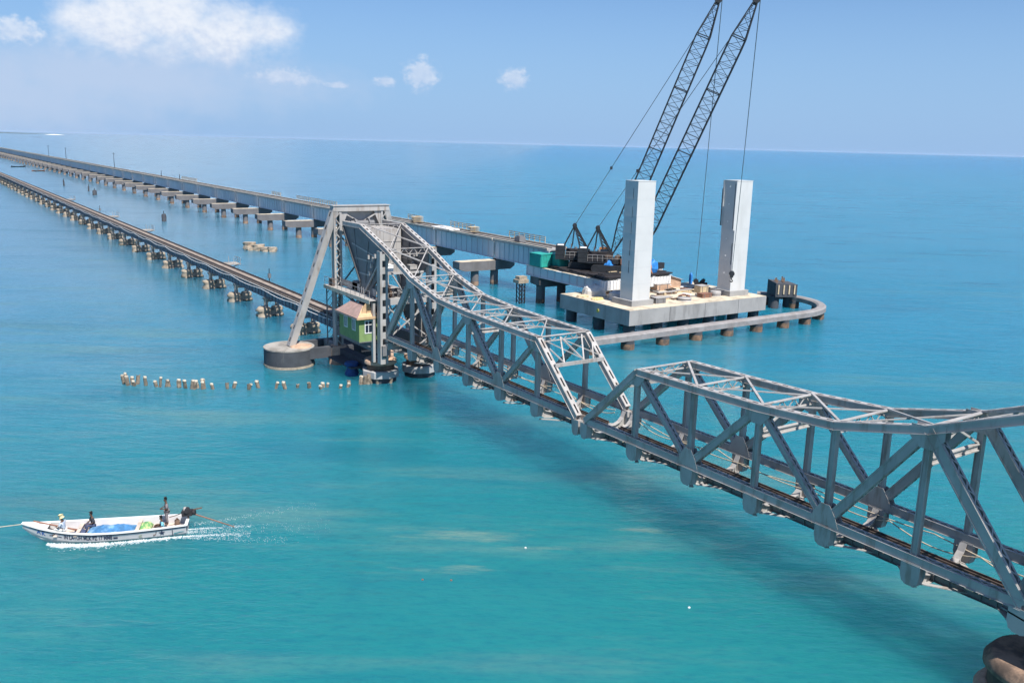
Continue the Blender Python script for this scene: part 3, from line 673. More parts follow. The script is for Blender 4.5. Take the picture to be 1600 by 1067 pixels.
for x in (42.95, 49.15):
    g = MB(); g.lathe((x, 101, 0), [(1.2, -2), (1.2, 2.1), (.9, 2.3)], 18); g.build('column_base', PEACHC, rp)
def caisson(cx, cy, r, label, ring=True, cols=(GREYB, PEACHC), ztop=2.55):
    t = thing('caisson_pier', label, 'bridge pier', (cx, cy, 0), 'round caisson piers under the leaves')
    g = MB(); g.lathe((cx, cy, 0), [(r * .92, -2), (r * .92, .6)], 24); g.build('shaft', CONC_D if ring else PIERB, t)
    if ring:
        g = MB(); g.lathe((cx, cy, 0), [(r * 1.02, .55), (r * 1.12, .6), (r * 1.12, 1.35), (r * 1.05, 1.4)], 8)
        for f in range(len(g.sm)): g.sm[f] = False
        g.build('fender_ring', cols[0], t)
        g = MB(); g.lathe((cx, cy, 0), [(r * .82, 1.3), (r * .80, 2.15)], 24); g.build('neck', BROWN, t)
        g = MB(); g.lathe((cx, cy, 0), [(r * .95, 2.1), (r * .95, ztop - .1), (r * .9, ztop), (r * .5, ztop + .08)], 28); g.build('cap', cols[1], t)
    else:
        g = MB(); g.lathe((cx, cy, 0), [(r * 1.05, .2), (r * 1.08, .35), (r * .98, .7), (r * .9, .75)], 30); g.build('ledge', PEACHC, t)
        g = MB(); g.lathe((cx, cy, 0), [(r * .88, .7), (r * .86, 1.75)], 30); g.build('neck', BROWN, t)
        g = MB(); g.lathe((cx, cy, 0), [(r * .93, 1.7), (r * .98, 1.8), (r * .98, 2.05), (r * .9, 2.35), (r * .86, 2.5), (r * .82, 2.52)], 36); g.build('cap', PIERB, t)
    g = MB(); g.box(cx - .7, cx + .7, cy - .7, cy + .7, ztop - .05, ztop + .25); g.build('bearing', STEEL_D, t)
    return t
caisson(43.9, 91.2, 1.95, 'round caisson with grey fender ring and rusty cap below the green cabin')
caisson(49.0, 91.2, 1.95, 'round caisson with grey fender ring on the far side below the lifting tower')
caisson(45.1, 18.2, 2.75, 'brown round caisson at the lower right corner of the picture', False)
caisson(51.6, 18.2, 2.75, 'brown round caisson beyond the lower right corner behind its twin', False)
g = MB(); rs = []
for k in range(6):
    z = .15 + k * .32; r = .75 + .18 * math.sin(k * 1.9)
    rs.append([Vector((41.7 + math.cos(2 * math.pi * i / 12) * r * random.uniform(.85, 1.15), 94.2 + math.sin(2 * math.pi * i / 12) * r * random.uniform(.85, 1.15), z)) for i in range(12)])
g.rings(rs); tag(g.build('tarpaulin_bundle', mat('shaded_tarpaulin', (.02, .07, .22), .6, .3, 1.5, .3), base=(41.7, 94.2, .1)), 'blue tarpaulin bundle low over the water under the green cabin', 'tarpaulin')  # tarpaulin blue darkened, the cabin's shadow put into its colour

# ------------------------------------------------------------------ old viaduct
vd = thing('rail_viaduct', 'long old railway viaduct on rubble piers leading away to the left', 'viaduct', (46.05, 104.5, 0))
SP = 14.9; NP = 34
def vpier(y, k):
    base = MB(); j1, j2, j3 = [random.uniform(.86, 1.16) for _ in range(3)]
    for x, r in ((44.85, 1.0), (46.9, .85)):
        base.lathe((x, y, 0), [(r * 1.08 * j1, -1.), (r * 1.15 * j1, .25), (r * .92, .5 + .2 * j2), (r * 1.08 * j3, .95), (r * 1.0 * j2, 1.3 + .1 * j1), (r * .75, 1.5)], 12, .16)
    base.prism([(44.5, y - .62), (47.3, y - .62), (47.3, y + .62), (44.5, y + .62)], 'z', -1, .95 * j1)
    p = base.build('pier', STONE, vd)
    g = MB()
    for x in (45.2, 46.95): g.lathe((x, y, 0), [(.42, 1.35), (.34, 1.6), (.32, 2.4), (.52, 2.75), (.52, 2.9)], 10)
    g.box(45.4, 46.8, y - .15, y + .15, 2.2, 2.75); g.build('pedestal', CONC, p)
    g = MB()
    for x in (44.85, 46.9): g.lathe((x, y, 0), [(1.02, -.5), (1.1, .24)], 12, .06)
    g.build('tide_band', ALGAE, p)
for k in range(NP):
    vpier(104.4 + SP * k, k)
for k in range(NP):
    y0 = 104.4 + SP * k + .12; y1 = y0 + SP - .24
    for x in (45.2, 46.95):
        g = MB(); g.box(x - .02, x + .02, y0, y1, 3.96, 5.5); g.box(x - .17, x + .17, y0, y1, 5.5, 5.54); g.box(x - .17, x + .17, y0, y1, 3.92, 3.96)
        for i in range(11): y = y0 + .05 + (y1 - y0 - .1) * i / 10; g.box(x - .13, x + .13, y - .025, y + .025, 3.96, 5.5)
        g.build('girder', GIRD_O, vd)
ye = 104.4 + SP * NP
g = MB(); n = int((ye - 104.5) / .65)
for i in range(n):
    y = 104.7 + .65 * i; dx = random.uniform(-.05, .05); g.box(44.8 + dx, 47.3 + dx, y - .12, y + .12, 5.545, 5.7)
stuff(g.build('sleepers', SLEEP, vd))
for x in (45.2, 46.9):
    g = MB(); g.box(x - .035, x + .035, 104.5, ye, 5.72, 5.86); g.box(x - .07, x + .07, 104.5, ye, 5.70, 5.725); g.build('rail', RAILM, vd)
for x in (45.48, 46.62):
    g = MB(); g.box(x - .03, x + .03, 104.5, ye, 5.71, 5.81); g.build('guard_rail', RAILM, vd)
PLATE = mat('worn_walkway_plate', (.34, .28, .23), .8, .3, .8, .3, 0, (.14, .11, .09), .45, 1.2)
for x0, x1 in ((45.62, 46.48), (44.6, 44.84)):
    for k in range(NP):
        y0 = 104.5 + SP * k; g = MB(); g.box(x0, x1, y0, y0 + SP - .1, 5.705, 5.735) if x0 > 45 else g.box(x0, x1, y0, y0 + SP - .1, 5.46, 5.50)
        g.build('walkway_plate', PLATE if x0 > 45 else STEEL, vd)
g = MB(); pts = []
for i in range(int((ye - 104.5) / 2.48)):
    y = 104.6 + 2.483 * i; pts.append((44.55, y, 5.30 - .28 * abs(math.sin(math.pi * (y - 104.4) / SP)) + random.uniform(-.05, .05)))
g.tube(pts, .05, 5); g.build('cable', mat('pale_cable', (.72, .71, .70), .6, .1, 2.), vd)
for k in range(NP):                                     # brackets for the near walkway
    g = MB(); y0 = 104.4 + SP * k
    for i in range(5): y = y0 + SP * (i + .3) / 5; g.bar((44.62, y, 5.44), (45.17, y, 4.9), .07, .07)
    stuff(g.build('bracket', GIRD_O, vd))
for o_ in vd.children:
    if not o_.name.startswith('pier'): o_.location.z -= .98
# refuges beside the track
for i, (y, lab) in enumerate(((163.2, 'nearest grey trolley refuge platform beside the viaduct track'), (229.5, 'trolley refuge platform beside the viaduct track, second from the tower'), (271., 'trolley refuge platform beside the viaduct track, third from the tower'), (345., 'trolley refuge platform far along the viaduct track'))):
    t = thing('refuge_platform', lab, 'platform', (48.9, y, 4), 'refuge platforms beside the viaduct track')
    g = MB(); g.box(47.5, 50.1, y - 1.6, y + 1.6, 5.35, 5.5); g.build('deck', CONC, t)
    g = MB()
    for yy in (y - 1.2, y + 1.2): g.bar((47.2, yy, 4.4), (49.8, yy, 5.33), .12, .12)
    g.build('bracket', GIRD_O, t)
    g = MB()
    for xx, yy in ((50., y - 1.5), (50., y), (50., y + 1.5), (48.8, y + 1.5), (48.8, y - 1.5)): g.box(xx - .03, xx + .03, yy - .03, yy + .03, 5.5, 6.6)
    g.box(49.98, 50.02, y - 1.5, y + 1.5, 6.5, 6.56); g.box(49.98, 50.02, y - 1.5, y + 1.5, 6., 6.05); g.build('railing', STEEL, t); t.location.z -= .98
for y, lab in ((139.2, 'short dark signal post with box standing beside the viaduct track'), (284., 'small dark signal post far along the viaduct track')):
    t = thing('signal_post', lab, 'signal', (47.6, y, 5.5)); g = MB(); g.cyl((47.6, y, 5.2), (47.6, y, 7.6), .07); g.build('post', BLACK, t)
    g = MB(); g.box(47.4, 47.8, y - .2, y + .2, 6.1, 6.8); g.build('box', STEEL_D, t); t.location.z -= .98

# ------------------------------------------------------------------ new viaduct
nv = thing('new_viaduct', 'long new grey girder viaduct with T-headed piers running to the left', 'viaduct', (97, 146.7, 0))
BS = 23.3; NB = 46
def bent(y, parent=nv, x0=86.6):
    g = MB()
    g.prism([(x0, 4.75), (97.6, 4.75), (99.3, 4.75), (99.3, 3.6), (98.3, 2.95), (x0 + 1.3, 2.95), (x0, 3.45)], 'y', y - 1.25, y + 1.25)
    c = g.build('pier_cap', CAPC, parent)
    g = MB(); g.box(x0 + .3, 95.0, y - 1.1, y + 1.1, 4.754, 4.80); g.build('cap_top', CONC_T, c)
    for x in (90.8, 95.3):
        g = MB(); g.lathe((x, y, 0), [(.78, -1.5), (.78, 3.05)], 18); g.build('column', CAPC, c)
        g = MB(); g.lathe((x, y, 0), [(.80, -.5), (.80, .75), (.79, .8)], 18, .01); g.build('tide_band', PIERB, c)
    g = MB()
    for x in (95.9, 98.2): g.box(x - .3, x + .3, y - .9, y - .3, 4.755, 5.1); g.box(x - .3, x + .3, y + .3, y + .9, 4.755, 5.1)
    g.build('bearing', STEEL_D, c)
for k in range(NB): bent(146.7 + BS * k)
bent(124.8, nv, 89.4)
GB, GTp = 5.1, 8.75
def gspan(y0, y1):
    g = MB()
    for x in (95.35, 98.55):
        g.box(x - .02, x + .02, y0, y1, GB + .06, GTp - .35); g.box(x - .3, x + .3, y0, y1, GB, GB + .06); g.box(x - .32, x + .32, y0, y1, GTp - .35, GTp - .29)
        n = 11
        for i in range(n + 1):
            y = y0 + .1 + (y1 - y0 - .2) * i / n
            g.box(x - .15 if x < 97 else x + .02, x - .02 if x < 97 else x + .15, y - .02, y + .02, GB + .06, GTp - .35)
    s_ = g.build('girder', GIRD, nv)
    g = MB(); g.box(94.7, 99.2, y0, y1, GTp - .285, GTp); g.build('deck_slab', CONC_N, s_)
    g = MB(); g.box(94.72, 94.9, y0, y1, GTp, GTp + .25); g.box(99.0, 99.18, y0, y1, GTp, GTp + .25); g.build('kerb', mat('tan_kerb', (.58, .50, .39), .9, .25, .6), s_)
ys_ = [128.5] + [146.7 + BS * k for k in range(NB)]
for a, b in zip(ys_, ys_[1:]): gspan(a + .15, b - .15)
for x in (96.1, 97.8):
    g = MB(); g.box(x - .04, x + .04, 129, ys_[-1], GTp + .1, GTp + .25); g.build('rail', RAILM, nv)
# drain pipes
for k in range(16):
    y = 146.7 + BS * k; g = MB(); g.cyl((95.0, y, GTp - .3), (95.0, y, 5.6), .09, n=8); g.build('drain_pipe', WHITE, nv)
# things lying on the new deck
def stack(x, y, z, nx, ny, lab, h=1.1, m=TANM):
    t = thing('timber_stack', lab, 'timber stack', (x, y, z), 'timber stacked on the new viaduct deck')
    me = MB().box(-nx / 2, nx / 2, -.11, .11, 0, .06).build('plank', m, t)
    me.data.transform(Matrix.Translation(ROOT[t.name])); me.location = (0, 0, .05)
    r = 0; k = 0
    while r < h:
        for i in range(ny):
            k += 1; piece(me, 'plank', (x + random.uniform(-.08, .08), y + (i - ny / 2) * .26, z + .05 + r), t, (0, 0, random.uniform(-.03, .03)))
        r += .24
    return t
stack(97.2, 182.5, GTp + .25, 2.6, 6, 'tan timber stack on the new viaduct deck just right of the tower top', 1.3)
stack(97.6, 158.5, GTp + .25, 2.2, 5, 'tan timber stack standing midway between the tower and the cranes', 1.1)
def barrier(x, y0, y1, z, lab):
    t = thing('deck_barrier', lab, 'barrier', (x, y0, z), 'tan rail barriers on the new viaduct deck')
    n = max(2, int((y1 - y0) / 1.6))
    for i in range(n + 1):
        g = MB(); y = y0 + (y1 - y0) * i / n; g.box(x - .05, x + .05, y - .05, y + .05, z, z + 1.25); g.build('post', TANM, t)
    for zz in (.45, .8, 1.15):
        g = MB(); g.box(x - .08, x - .05, y0, y1, z + zz, z + zz + .14); g.build('board', TANM, t)
barrier(98.9, 135., 147., GTp + .25, 'tan board barrier on the new viaduct deck behind the teal containers')
barrier(98.9, 160., 170., GTp + .25, 'tan board barrier on the new viaduct deck beside the pale sheet')
barrier(98.9, 184., 190., GTp + .25, 'short tan board barrier on the deck next to the tower top')
barrier(98.9, 232., 262., GTp + .25, 'long tan board barrier on the deck left of the tower top')
barrier(98.9, 276., 284., GTp + .25, 'small tan board barrier further left on the new viaduct deck')
barrier(98.9, 372., 395., GTp + .25, 'distant tan board barrier on the new viaduct deck')
g = MB(); g.box(95.1, 97.6, 164, 172, GTp + .01, GTp + .35); g.box(95.6, 96.8, 166, 169, GTp + .35, GTp + .6); tag(g.build('panel_stack', WHITE, base=(96.3, 168, GTp)), 'low stack of white panels on the new viaduct deck', 'panel stack')
g = MB(); g.box(96.2, 97.6, 139.5, 141.2, GTp, GTp + 1.0); g.box(96.4, 97.3, 139.8, 140.9, GTp + 1.0, GTp + 1.25); tag(g.build('generator', STEEL_D, base=(96.9, 140.3, GTp)), 'small grey generator box on the deck behind the teal containers', 'generator')
for i, (y, h) in enumerate(((536, 8.2), (705, 8), (791, 8.3), (430, 2.5), (398, 2.2))):
    lab = ['tall thin utility pole on the new viaduct, rightmost of three', 'tall thin utility pole on the new viaduct, middle of three', 'tall thin utility pole on the new viaduct, leftmost of three', 'short post on the new viaduct deck, further of a pair', 'short post on the new viaduct deck, nearer of a pair'][i]
    t = thing('utility_pole', lab, 'pole', (98.8, y, GTp), 'poles along the new viaduct'); g = MB(); g.cyl((98.8, y, GTp), (98.8, y, GTp + h), .16, .1, 8); g.build('pole', BLACK, t)
    if h > 5: g = MB(); g.bar((97.9, y, GTp + h - .6), (99.7, y, GTp + h - .6), .12, .12); g.build('cross_arm', BLACK, t)

# ------------------------------------------------------------------ wide working deck
wd = thing('working_deck', 'wide steel working deck carrying the two cranes beside the white towers', 'platform', (97, 117, 0))
DY0, DY1, DX0, DX1 = 106.6, 127.0, 89.3, 104.0
for i, x in enumerate((DX0, 92.9, 96.6, 100.3, DX1)):
    g = MB(); g.box(x - .02, x + .02, DY0, DY1, 4.86, 6.45); g.box(x - .3, x + .3, DY0, DY1, 4.8, 4.86); g.box(x - .3, x + .3, DY0, DY1, 6.45, 6.51)
    for k in range(11):
        y = DY0 + .1 + (DY1 - DY0 - .2) * k / 10; g.box(x - .16, x - .02, y - .02, y + .02, 4.86, 6.45)
    g.build('girder', GIRD, wd)
g = MB()
for k in range(22):
    x = DX0 + .35 + k * .66
    g.box(x - .14, x + .14, DY0 - .06, DY0 - .02, 4.86, 6.45); g.box(x - .03, x + .03, DY0 - .25, DY0 - .06, 4.86, 6.45)
g.box(DX0, DX1, DY0 - .02, DY0 + .02, 4.9, 6.4); g.build('end_diaphragm', WHITE, wd)
# timber and steel mats
mats_m = MB().box(-.48, .48, -3.1, 3.1, 0, .16).build('mat_beam', BLACK, wd); mats_m.data.transform(Matrix.Translation(ROOT[wd.name]))
cols_ = [BLACK, CRANE_R]
mats2 = MB().box(-3.6, 3.6, -.5, .5, 0, .2).build('mat_beam', CRANE_R, wd); mats2.data.transform(Matrix.Translation(ROOT[wd.name]))
mats_m.location = Vector((90.2, 109.9, 6.52)) - ROOT[wd.name]; mats2.location = Vector((93.5, 107.4, 6.72)) - ROOT[wd.name]
for r in range(3):
    for k in range(14):
        if r == 0 and k == 0: continue
        piece(mats_m, 'mat_beam', (90.2 + k * 1.02, 109.9 + r * 6.5, 6.52 + random.uniform(0, .03)), wd)
for r in range(15):
    for k in range(2):
        if r == 0 and k == 0: continue
        piece(mats2, 'mat_beam', (93.7 + k * 7.0 + random.uniform(-.4, .4), 107.3 + r * 1.2, 6.72 + random.uniform(0, .12)), wd, (0, 0, random.uniform(-.03, .03)))
for x, y, z in ((93.0, 108, 7.0), (96, 109.5, 7.05), (99., 107.6, 7.0), (98, 111., 7.0)):
    for i in range(4):
        g = MB(); yy = y + i * .45; g.bar((x - 2.2, yy, z + .1 * (i % 2)), (x + 2.2, yy + random.uniform(-.3, .3), z + .1 * (i % 2)), .22, .22); g.build('loose_beam', random.choice([CRANE_R, BLACK, TANM]), wd)
for y0, y1 in ((122.5, 126.5), (118.2, 121.8), (113.2, 116.8), (111, 112.5), (107.2, 110.2)):
    g = MB(); g.box(89.02, 89.62, y0, y1, 6.512, 6.56); g.build('edge_strip', CONC_T, wd)
# ------------------------------------------------------------------ tower platform
pf = thing('tower_platform', 'concrete island platform on piles carrying the two white towers', 'platform', (98.5, 102, 0))
PX0, PX1, PY0, PY1, PZ0, PZ1 = 84.3, 113.2, 94.2, 110.6, 2.0, 4.2
g = MB(); g.box(PX0, PX1, PY0, PY1, PZ0, PZ1); g.build('slab', CONC_N, pf)
g = MB(); g.box(PX0 + .03, PX1 - .03, PY0 + .03, PY1 - .03, PZ1 + .001, PZ1 + .05); g.build('slab_top', CONC_T, pf)
for x in (85.6, 91., 96.4, 101.8, 107.2, 112.):
    for y in (95.6, 102.4, 109.2):
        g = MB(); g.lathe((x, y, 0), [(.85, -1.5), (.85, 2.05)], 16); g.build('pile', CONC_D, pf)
for x in (92.2, 99.5, 106.8):
    g = MB(); g.box(x - .03, x + .03, PY0 - .012, PY0 + .05, PZ0 + .02, PZ1 - .02); g.build('joint', CONC_D, pf)
g = MB(); g.cyl((84.28, 101.2, 3.1), (84.2, 101.2, 3.1), .28, n=14); g.build('lifting_eye', mat('yellow_paint', (.5, .42, .08), .6, .2, 2.), pf)
def white_tower(x, y, lab, openings):
    t = thing('lift_tower', lab, 'tower', (x + 1.7, y + 1.5, PZ1), 'white steel lift towers')
    W_, D_ = 3.35, 2.75; z0, z1 = PZ1 + .85, 22.2
    g = MB(); g.prism([(x - .45, y - .45), (x + W_ + .45, y - .45), (x + W_ + .45, y + D_ + 1.2), (x - .45, y + D_ + 1.2)], 'z', PZ1 + .04, PZ1 + .87); g.build('plinth', CONC_N, t)
    th = .08
    # -y wall whole; -x wall with slots
    g = MB(); g.box(x, x + W_, y, y + th, z0, z1); g.build('wall', TOWER_W, t)
    g = MB(); g.box(x, x + W_, y + D_ - th, y + D_, z0, z1); g.build('wall', TOWER_W, t)
    g = MB(); g.box(x + W_ - th, x + W_, y + th, y + D_ - th, z0, z1); g.build('wall', TOWER_W, t)
    g = MB(); zs = [z0] + [v for a in openings for v in a[2:]] + [z1]
    y0, y1 = y + th, y + D_ - th; cur = z0
    for (a, b, c, d) in openings:
        g.box(x, x + th, y0, y1, cur, c)
        g.box(x, x + th, y0, y0 + a, c, d); g.box(x, x + th, y0 + b, y1, c, d); cur = d
    g.box(x, x + th, y0, y1, cur, z1); g.build('wall', TOWER_W, t)
    for q in range(1, 7):
        zz = z0 + (z1 - z0) * q / 7; g = MB(); g.box(x - .012, x + W_ + .012, y - .012, y - .001, zz - .03, zz + .03); g.box(x - .012, x - .001, y - .001, y + D_, zz - .03, zz + .03); g.build('seam', TOWER_W, t)
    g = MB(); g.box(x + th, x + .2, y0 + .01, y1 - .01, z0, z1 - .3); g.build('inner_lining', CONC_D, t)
    return t, x, y, z0, z1
ops1 = [(1.0, 1.18, 9.0, 10.8), (.95, 1.13, 11.6, 13.8), (.9, 1.04, 14.6, 16.4), (.85, .99, 17., 18.6), (.8, .94, 19.6, 21.2)]
t1, x, y, z0, z1 = white_tower(87.0, 96.8, 'left white box tower with slot openings, rising in front of the crane booms', ops1)
for dx in (3.5, 3.62):
    g = MB(); g.cyl((x + dx, y + .4, z1 - 9.5), (x + dx, y + .4, z1 - .2), .05, n=6); g.build('pipe', STEEL_D, t1)
g = MB(); g.cyl((x + 3.5, y + .5, z0 + .2), (x + 3.5, y + .5, z0 + 4.6), .06, n=6); g.build('pipe', STEEL_D, t1)
t2, x, y, z0, z1 = white_tower(107.5, 96.8, 'right white box tower with recessed side panel and hanging hook in front', [(.12, .3, 9.2, 12.6)])
g = MB(); g.box(x - .30, x - .004, y, y + .09, z1 - 7.6, z1 - .05); g.box(x - .30, x - .004, y + 2.66, y + 2.75, z1 - 7., z1 + .05); g.build('side_rib', TOWER_W, t2)
g = MB(); g.box(x - .02, x - .005, y + .1, y + .5, z1 - 7.4, z1 - .4); g.build('channel', STEEL_D, t2)
g = MB(); g.box(x - .35, x - .302, y + 2.66, y + 2.82, z1 - 7., z1 - 1.2); g.build('guide_strip', CONC_D, t2)
for k in range(6):
    g = MB(); zz = z1 - .9 - k * 2.7; g.cyl((x - .06, y + 1.55, zz), (x - .004, y + 1.55, zz), .12, n=10); g.build('bolt_plate', WHITE, t2)
for t_, x_ in ((t1, 87.0), (t2, 107.5)):
    g = MB(); g.box(x_ - .03, x_ + 3.38, 96.77, 96.8 + 2.78, z1, z1 + .08); g.build('top_plate', TOWER_W, t_)
# clutter on the platform
def sheeted(x, y, rx, ry, h, lab, m=WRAPM, seed=0):
    g = MB(); n = 16; rs = []
    for j, f in enumerate((1.0, .97, .85, .55, .12)):
        z = PZ1 + .05 + h * (0, .5, .82, .97, 1.)[j]
        rs.append([Vector((x + math.cos(2 * math.pi * i / n) * rx * f * (1 + .22 * noise.noise(Vector((i * .9, j * .7, seed)))), y + math.sin(2 * math.pi * i / n) * ry * f * (1 + .22 * noise.noise(Vector((i * .9, j * .7, seed + 5)))), z + (h * .25 * noise.noise(Vector((i * 1.3, j, seed + 9))) if j else 0))) for i in range(n)])
    g.rings(rs, True, False); return tag(g.build('sheeted_pile', m, base=(x, y, PZ1 + .05)), lab, 'covered pile')
sheeted(88.6, 107.5, 2.0, 1.7, 1.5, 'pale crumpled sheeting heap at the back left corner of the platform', seed=1)
sheeted(89.6, 103.0, 1.7, 1.4, 1.1, 'grey-white sheeted heap behind the left white tower foot', seed=2)
sheeted(86.2, 103.8, 1.1, .7, .3, 'low yellowish heap along the platform left edge', NETY, 3)
sheeted(85.6, 106.6, 1.1, .8, .35, 'low tan heap near the platform left corner', TANM, 4)
def crate(x, y, lx, ly, h, lab, m, name='steel_box', lid=True, cat='box', rz=0):
    t = thing(name, lab, cat, (x, y, PZ1 + .05)); z = PZ1 + .05
    g = MB(); g.box(x - lx / 2, x + lx / 2, y - ly / 2, y + ly / 2, z, z + h); g.build('body', m, t)
    g = MB(); g.box(x - lx / 2 - .05, x + lx / 2 + .05, y - ly / 2 - .05, y + ly / 2 + .05, z + h + .002, z + h + .1); g.build('lid', STEEL if m != REDBR else REDBR, t)
    for s_ in (-.3, .3):
        g = MB(); g.box(x + lx * s_ - .05, x + lx * s_ + .05, y - ly / 2 - .06, y - ly / 2 - .002, z + .05, z + h); g.build('strap', STEEL_D, t)
    t.rotation_euler = (0, 0, rz); return t
crate(92.6, 97.3, 2.0, 1.3, .8, 'grey steel box on the platform right of the left white tower foot', STEEL_D)
crate(103.0, 97.9, 2.0, 1.2, .55, 'red oxide steel tray on the platform front edge', REDBR)
crate(95.6, 99.2, 2.6, 1.0, .3, 'low tan formwork panel lying near the platform front', TANM, 'shuttering_board', True, 'board')
crate(99.2, 102.6, 3.4, .5, .35, 'long brown steel section lying across the platform middle', BROWN, 'steel_section', True, 'beam')
crate(103.4, 103.2, 4.2, .4, .3, 'long tan timber baulk lying behind the red tray', TANM, 'timber_baulk', True, 'beam')
crate(96.6, 106.8, 3.0, 2.2, .9, 'brown formwork stack on the platform behind the left tower', BROWN, 'formwork_stack', True, 'formwork')
crate(101.6, 106.4, 2.8, 1.5, 1.0, 'pinkish concrete block stack in the middle of the platform', PEACHC, 'block_stack', True, 'blocks')
crate(106.0, 101.5, 1.8, 1.4, 1.1, 'tan crate beside the resting hook on the platform', TANM)
t = thing('coil_drum', 'pale round cable drum lying flat on the platform front', 'drum', (97.9, 97.1, PZ1 + .05))
g = MB(); g.lathe((97.9, 97.1, PZ1 + .05), [(1.1, 0), (1.1, .12), (.95, .14), (.95, .3), (1.1, .32), (1.1, .42), (.3, .45)], 22); g.build('drum', STEEL, t)
t = thing('water_tank', 'short grey cylinder tank beside the right white tower foot', 'tank', (105.6, 98.0, PZ1 + .05))
g = MB(); g.lathe((105.6, 98.0, PZ1 + .05), [(.85, 0), (.85, .75), (.8, .8), (.2, .86)], 20); g.build('shell', STEEL, t); g = MB(); g.lathe((105.6, 98.0, PZ1 + .05), [(.89, .35), (.89, .42)], 20); g.build('hoop', STEEL_D, t)
# site hut with sloping white roof
t = thing('site_hut', 'low site hut with sloping white roof sheet at the platform back', 'hut', (105.2, 108.4, PZ1 + .05))
g = MB(); g.prism([(103.2, PZ1 + .05), (107.0, PZ1 + .05), (107.0, PZ1 + 1.3), (104.6, PZ1 + 2.0), (103.2, PZ1 + 1.1)], 'y', 107.2, 109.6); g.build('wall', PEACHC, t)
g = MB(); g.bar((104.5, 108.4, PZ1 + 2.06), (107.4, 108.4, PZ1 + 1.25), 2.8, .06, (0, 1, 0)) if False else g.add([(104.5, 106.9, PZ1 + 2.06), (107.4, 106.9, PZ1 + 1.24), (107.4, 109.9, PZ1 + 1.24), (104.5, 109.9, PZ1 + 2.06), (104.5, 106.9, PZ1 + 2.12), (107.4, 106.9, PZ1 + 1.3), (107.4, 109.9, PZ1 + 1.3), (104.5, 109.9, PZ1 + 2.12)], [(0, 3, 2, 1), (4, 5, 6, 7), (0, 1, 5, 4), (1, 2, 6, 5), (2, 3, 7, 6), (3, 0, 4, 7)]); g.build('roof', WHITE, t)
g = MB(); g.add([(104.4, 106.9, PZ1 + 2.1), (102.9, 106.9, PZ1 + 1.1), (102.9, 109.9, PZ1 + 1.1), (104.4, 109.9, PZ1 + 2.1), (104.4, 106.9, PZ1 + 2.16), (102.9, 106.9, PZ1 + 1.16), (102.9, 109.9, PZ1 + 1.16), (104.4, 109.9, PZ1 + 2.16)], [(0, 1, 2, 3), (4, 7, 6, 5), (0, 4, 5, 1), (1, 5, 6, 2), (2, 6, 7, 3), (3, 7, 4, 0)]); g.build('roof', BROWN, t)
t = thing('gas_cylinder', 'upright blue gas cylinder behind the white roofed hut', 'gas cylinder', (111.3, 109.2, PZ1 + .05))
g = MB(); g.lathe((111.3, 109.2, PZ1 + .05), [(.3, 0), (.3, 1.5), (.2, 1.75), (.07, 1.85), (.07, 2.0)], 12); g.build('shell', BLUE, t)
t = thing('welding_machine', 'dark welding machine on legs beside the tan crate', 'machine', (108.4, 103.8, PZ1 + .05))
g = MB(); g.box(107.7, 109.1, 103.2, 104.4, PZ1 + .4, PZ1 + 1.2); g.build('body', BLACK, t)
g = MB(); g.cyl((108.2, 103.8, PZ1 + 1.2), (108.9, 103.8, PZ1 + 1.6), .3, n=12); g.build('reel', BLACK, t)
g = MB()
for xx in (107.8, 109): g.box(xx - .05, xx + .05, 103.3, 103.4, PZ1 + .05, PZ1 + .4); g.box(xx - .05, xx + .05, 104.2, 104.3, PZ1 + .05, PZ1 + .4)
g.build('leg', BLACK, t)
REFS = [('the left white tower', 88.7, 98), ('the right white tower', 109, 98), ('the white roofed hut', 105.2, 108.4), ('the cable drum', 97.9, 97.1), ('the brown formwork stack', 96.6, 106.8), ('the pinkish block stack', 101.6, 106.4), ('the resting hook', 106.9, 103.7), ('the red tray', 103, 97.9), ('the long brown section', 99.2, 102.6)]
SC = [(TANM, 'tan timber'), (BROWN, 'rusty steel'), (STEEL_D, 'grey steel'), (WHITE, 'white sheet'), (REDBR, 'red oxide'), (CONC, 'pale concrete'), (BLACK, 'black')]
seen_l = {}
for i in range(90):
    x = random.uniform(91.5, 111); y = random.uniform(98.5, 109.5)
    if 106.3 < x and y < 101: continue
    if 102.5 < x < 107.6 and y > 106.8: continue
    L = random.uniform(.5, 2.2); a = random.uniform(0, 3.14); h = random.uniform(.08, .35); z = PZ1 + .05 + h / 2 + .001
    m_, cn = SC[i % len(SC)]; rf_ = min(REFS, key=lambda r: (r[1] - x) ** 2 + (r[2] - y) ** 2)
    where = 'left of' if x < rf_[1] - 1 else ('right of' if x > rf_[1] + 1 else ('behind' if y > rf_[2] else 'in front of'))
    lab = ('long ' if L > 1.3 else 'short ') + cn + ' scrap lying ' + where + ' ' + rf_[0]
    if lab in seen_l: continue
    seen_l[lab] = 1
    g = MB(); g.bar((x - math.cos(a) * L / 2, y - math.sin(a) * L / 2, z), (x + math.cos(a) * L / 2, y + math.sin(a) * L / 2, z), random.uniform(.2, .7), h)
    tag(g.build('scrap_piece', m_, base=(x, y, PZ1 + .05)), lab, 'scrap', 'loose scraps on the tower platform')
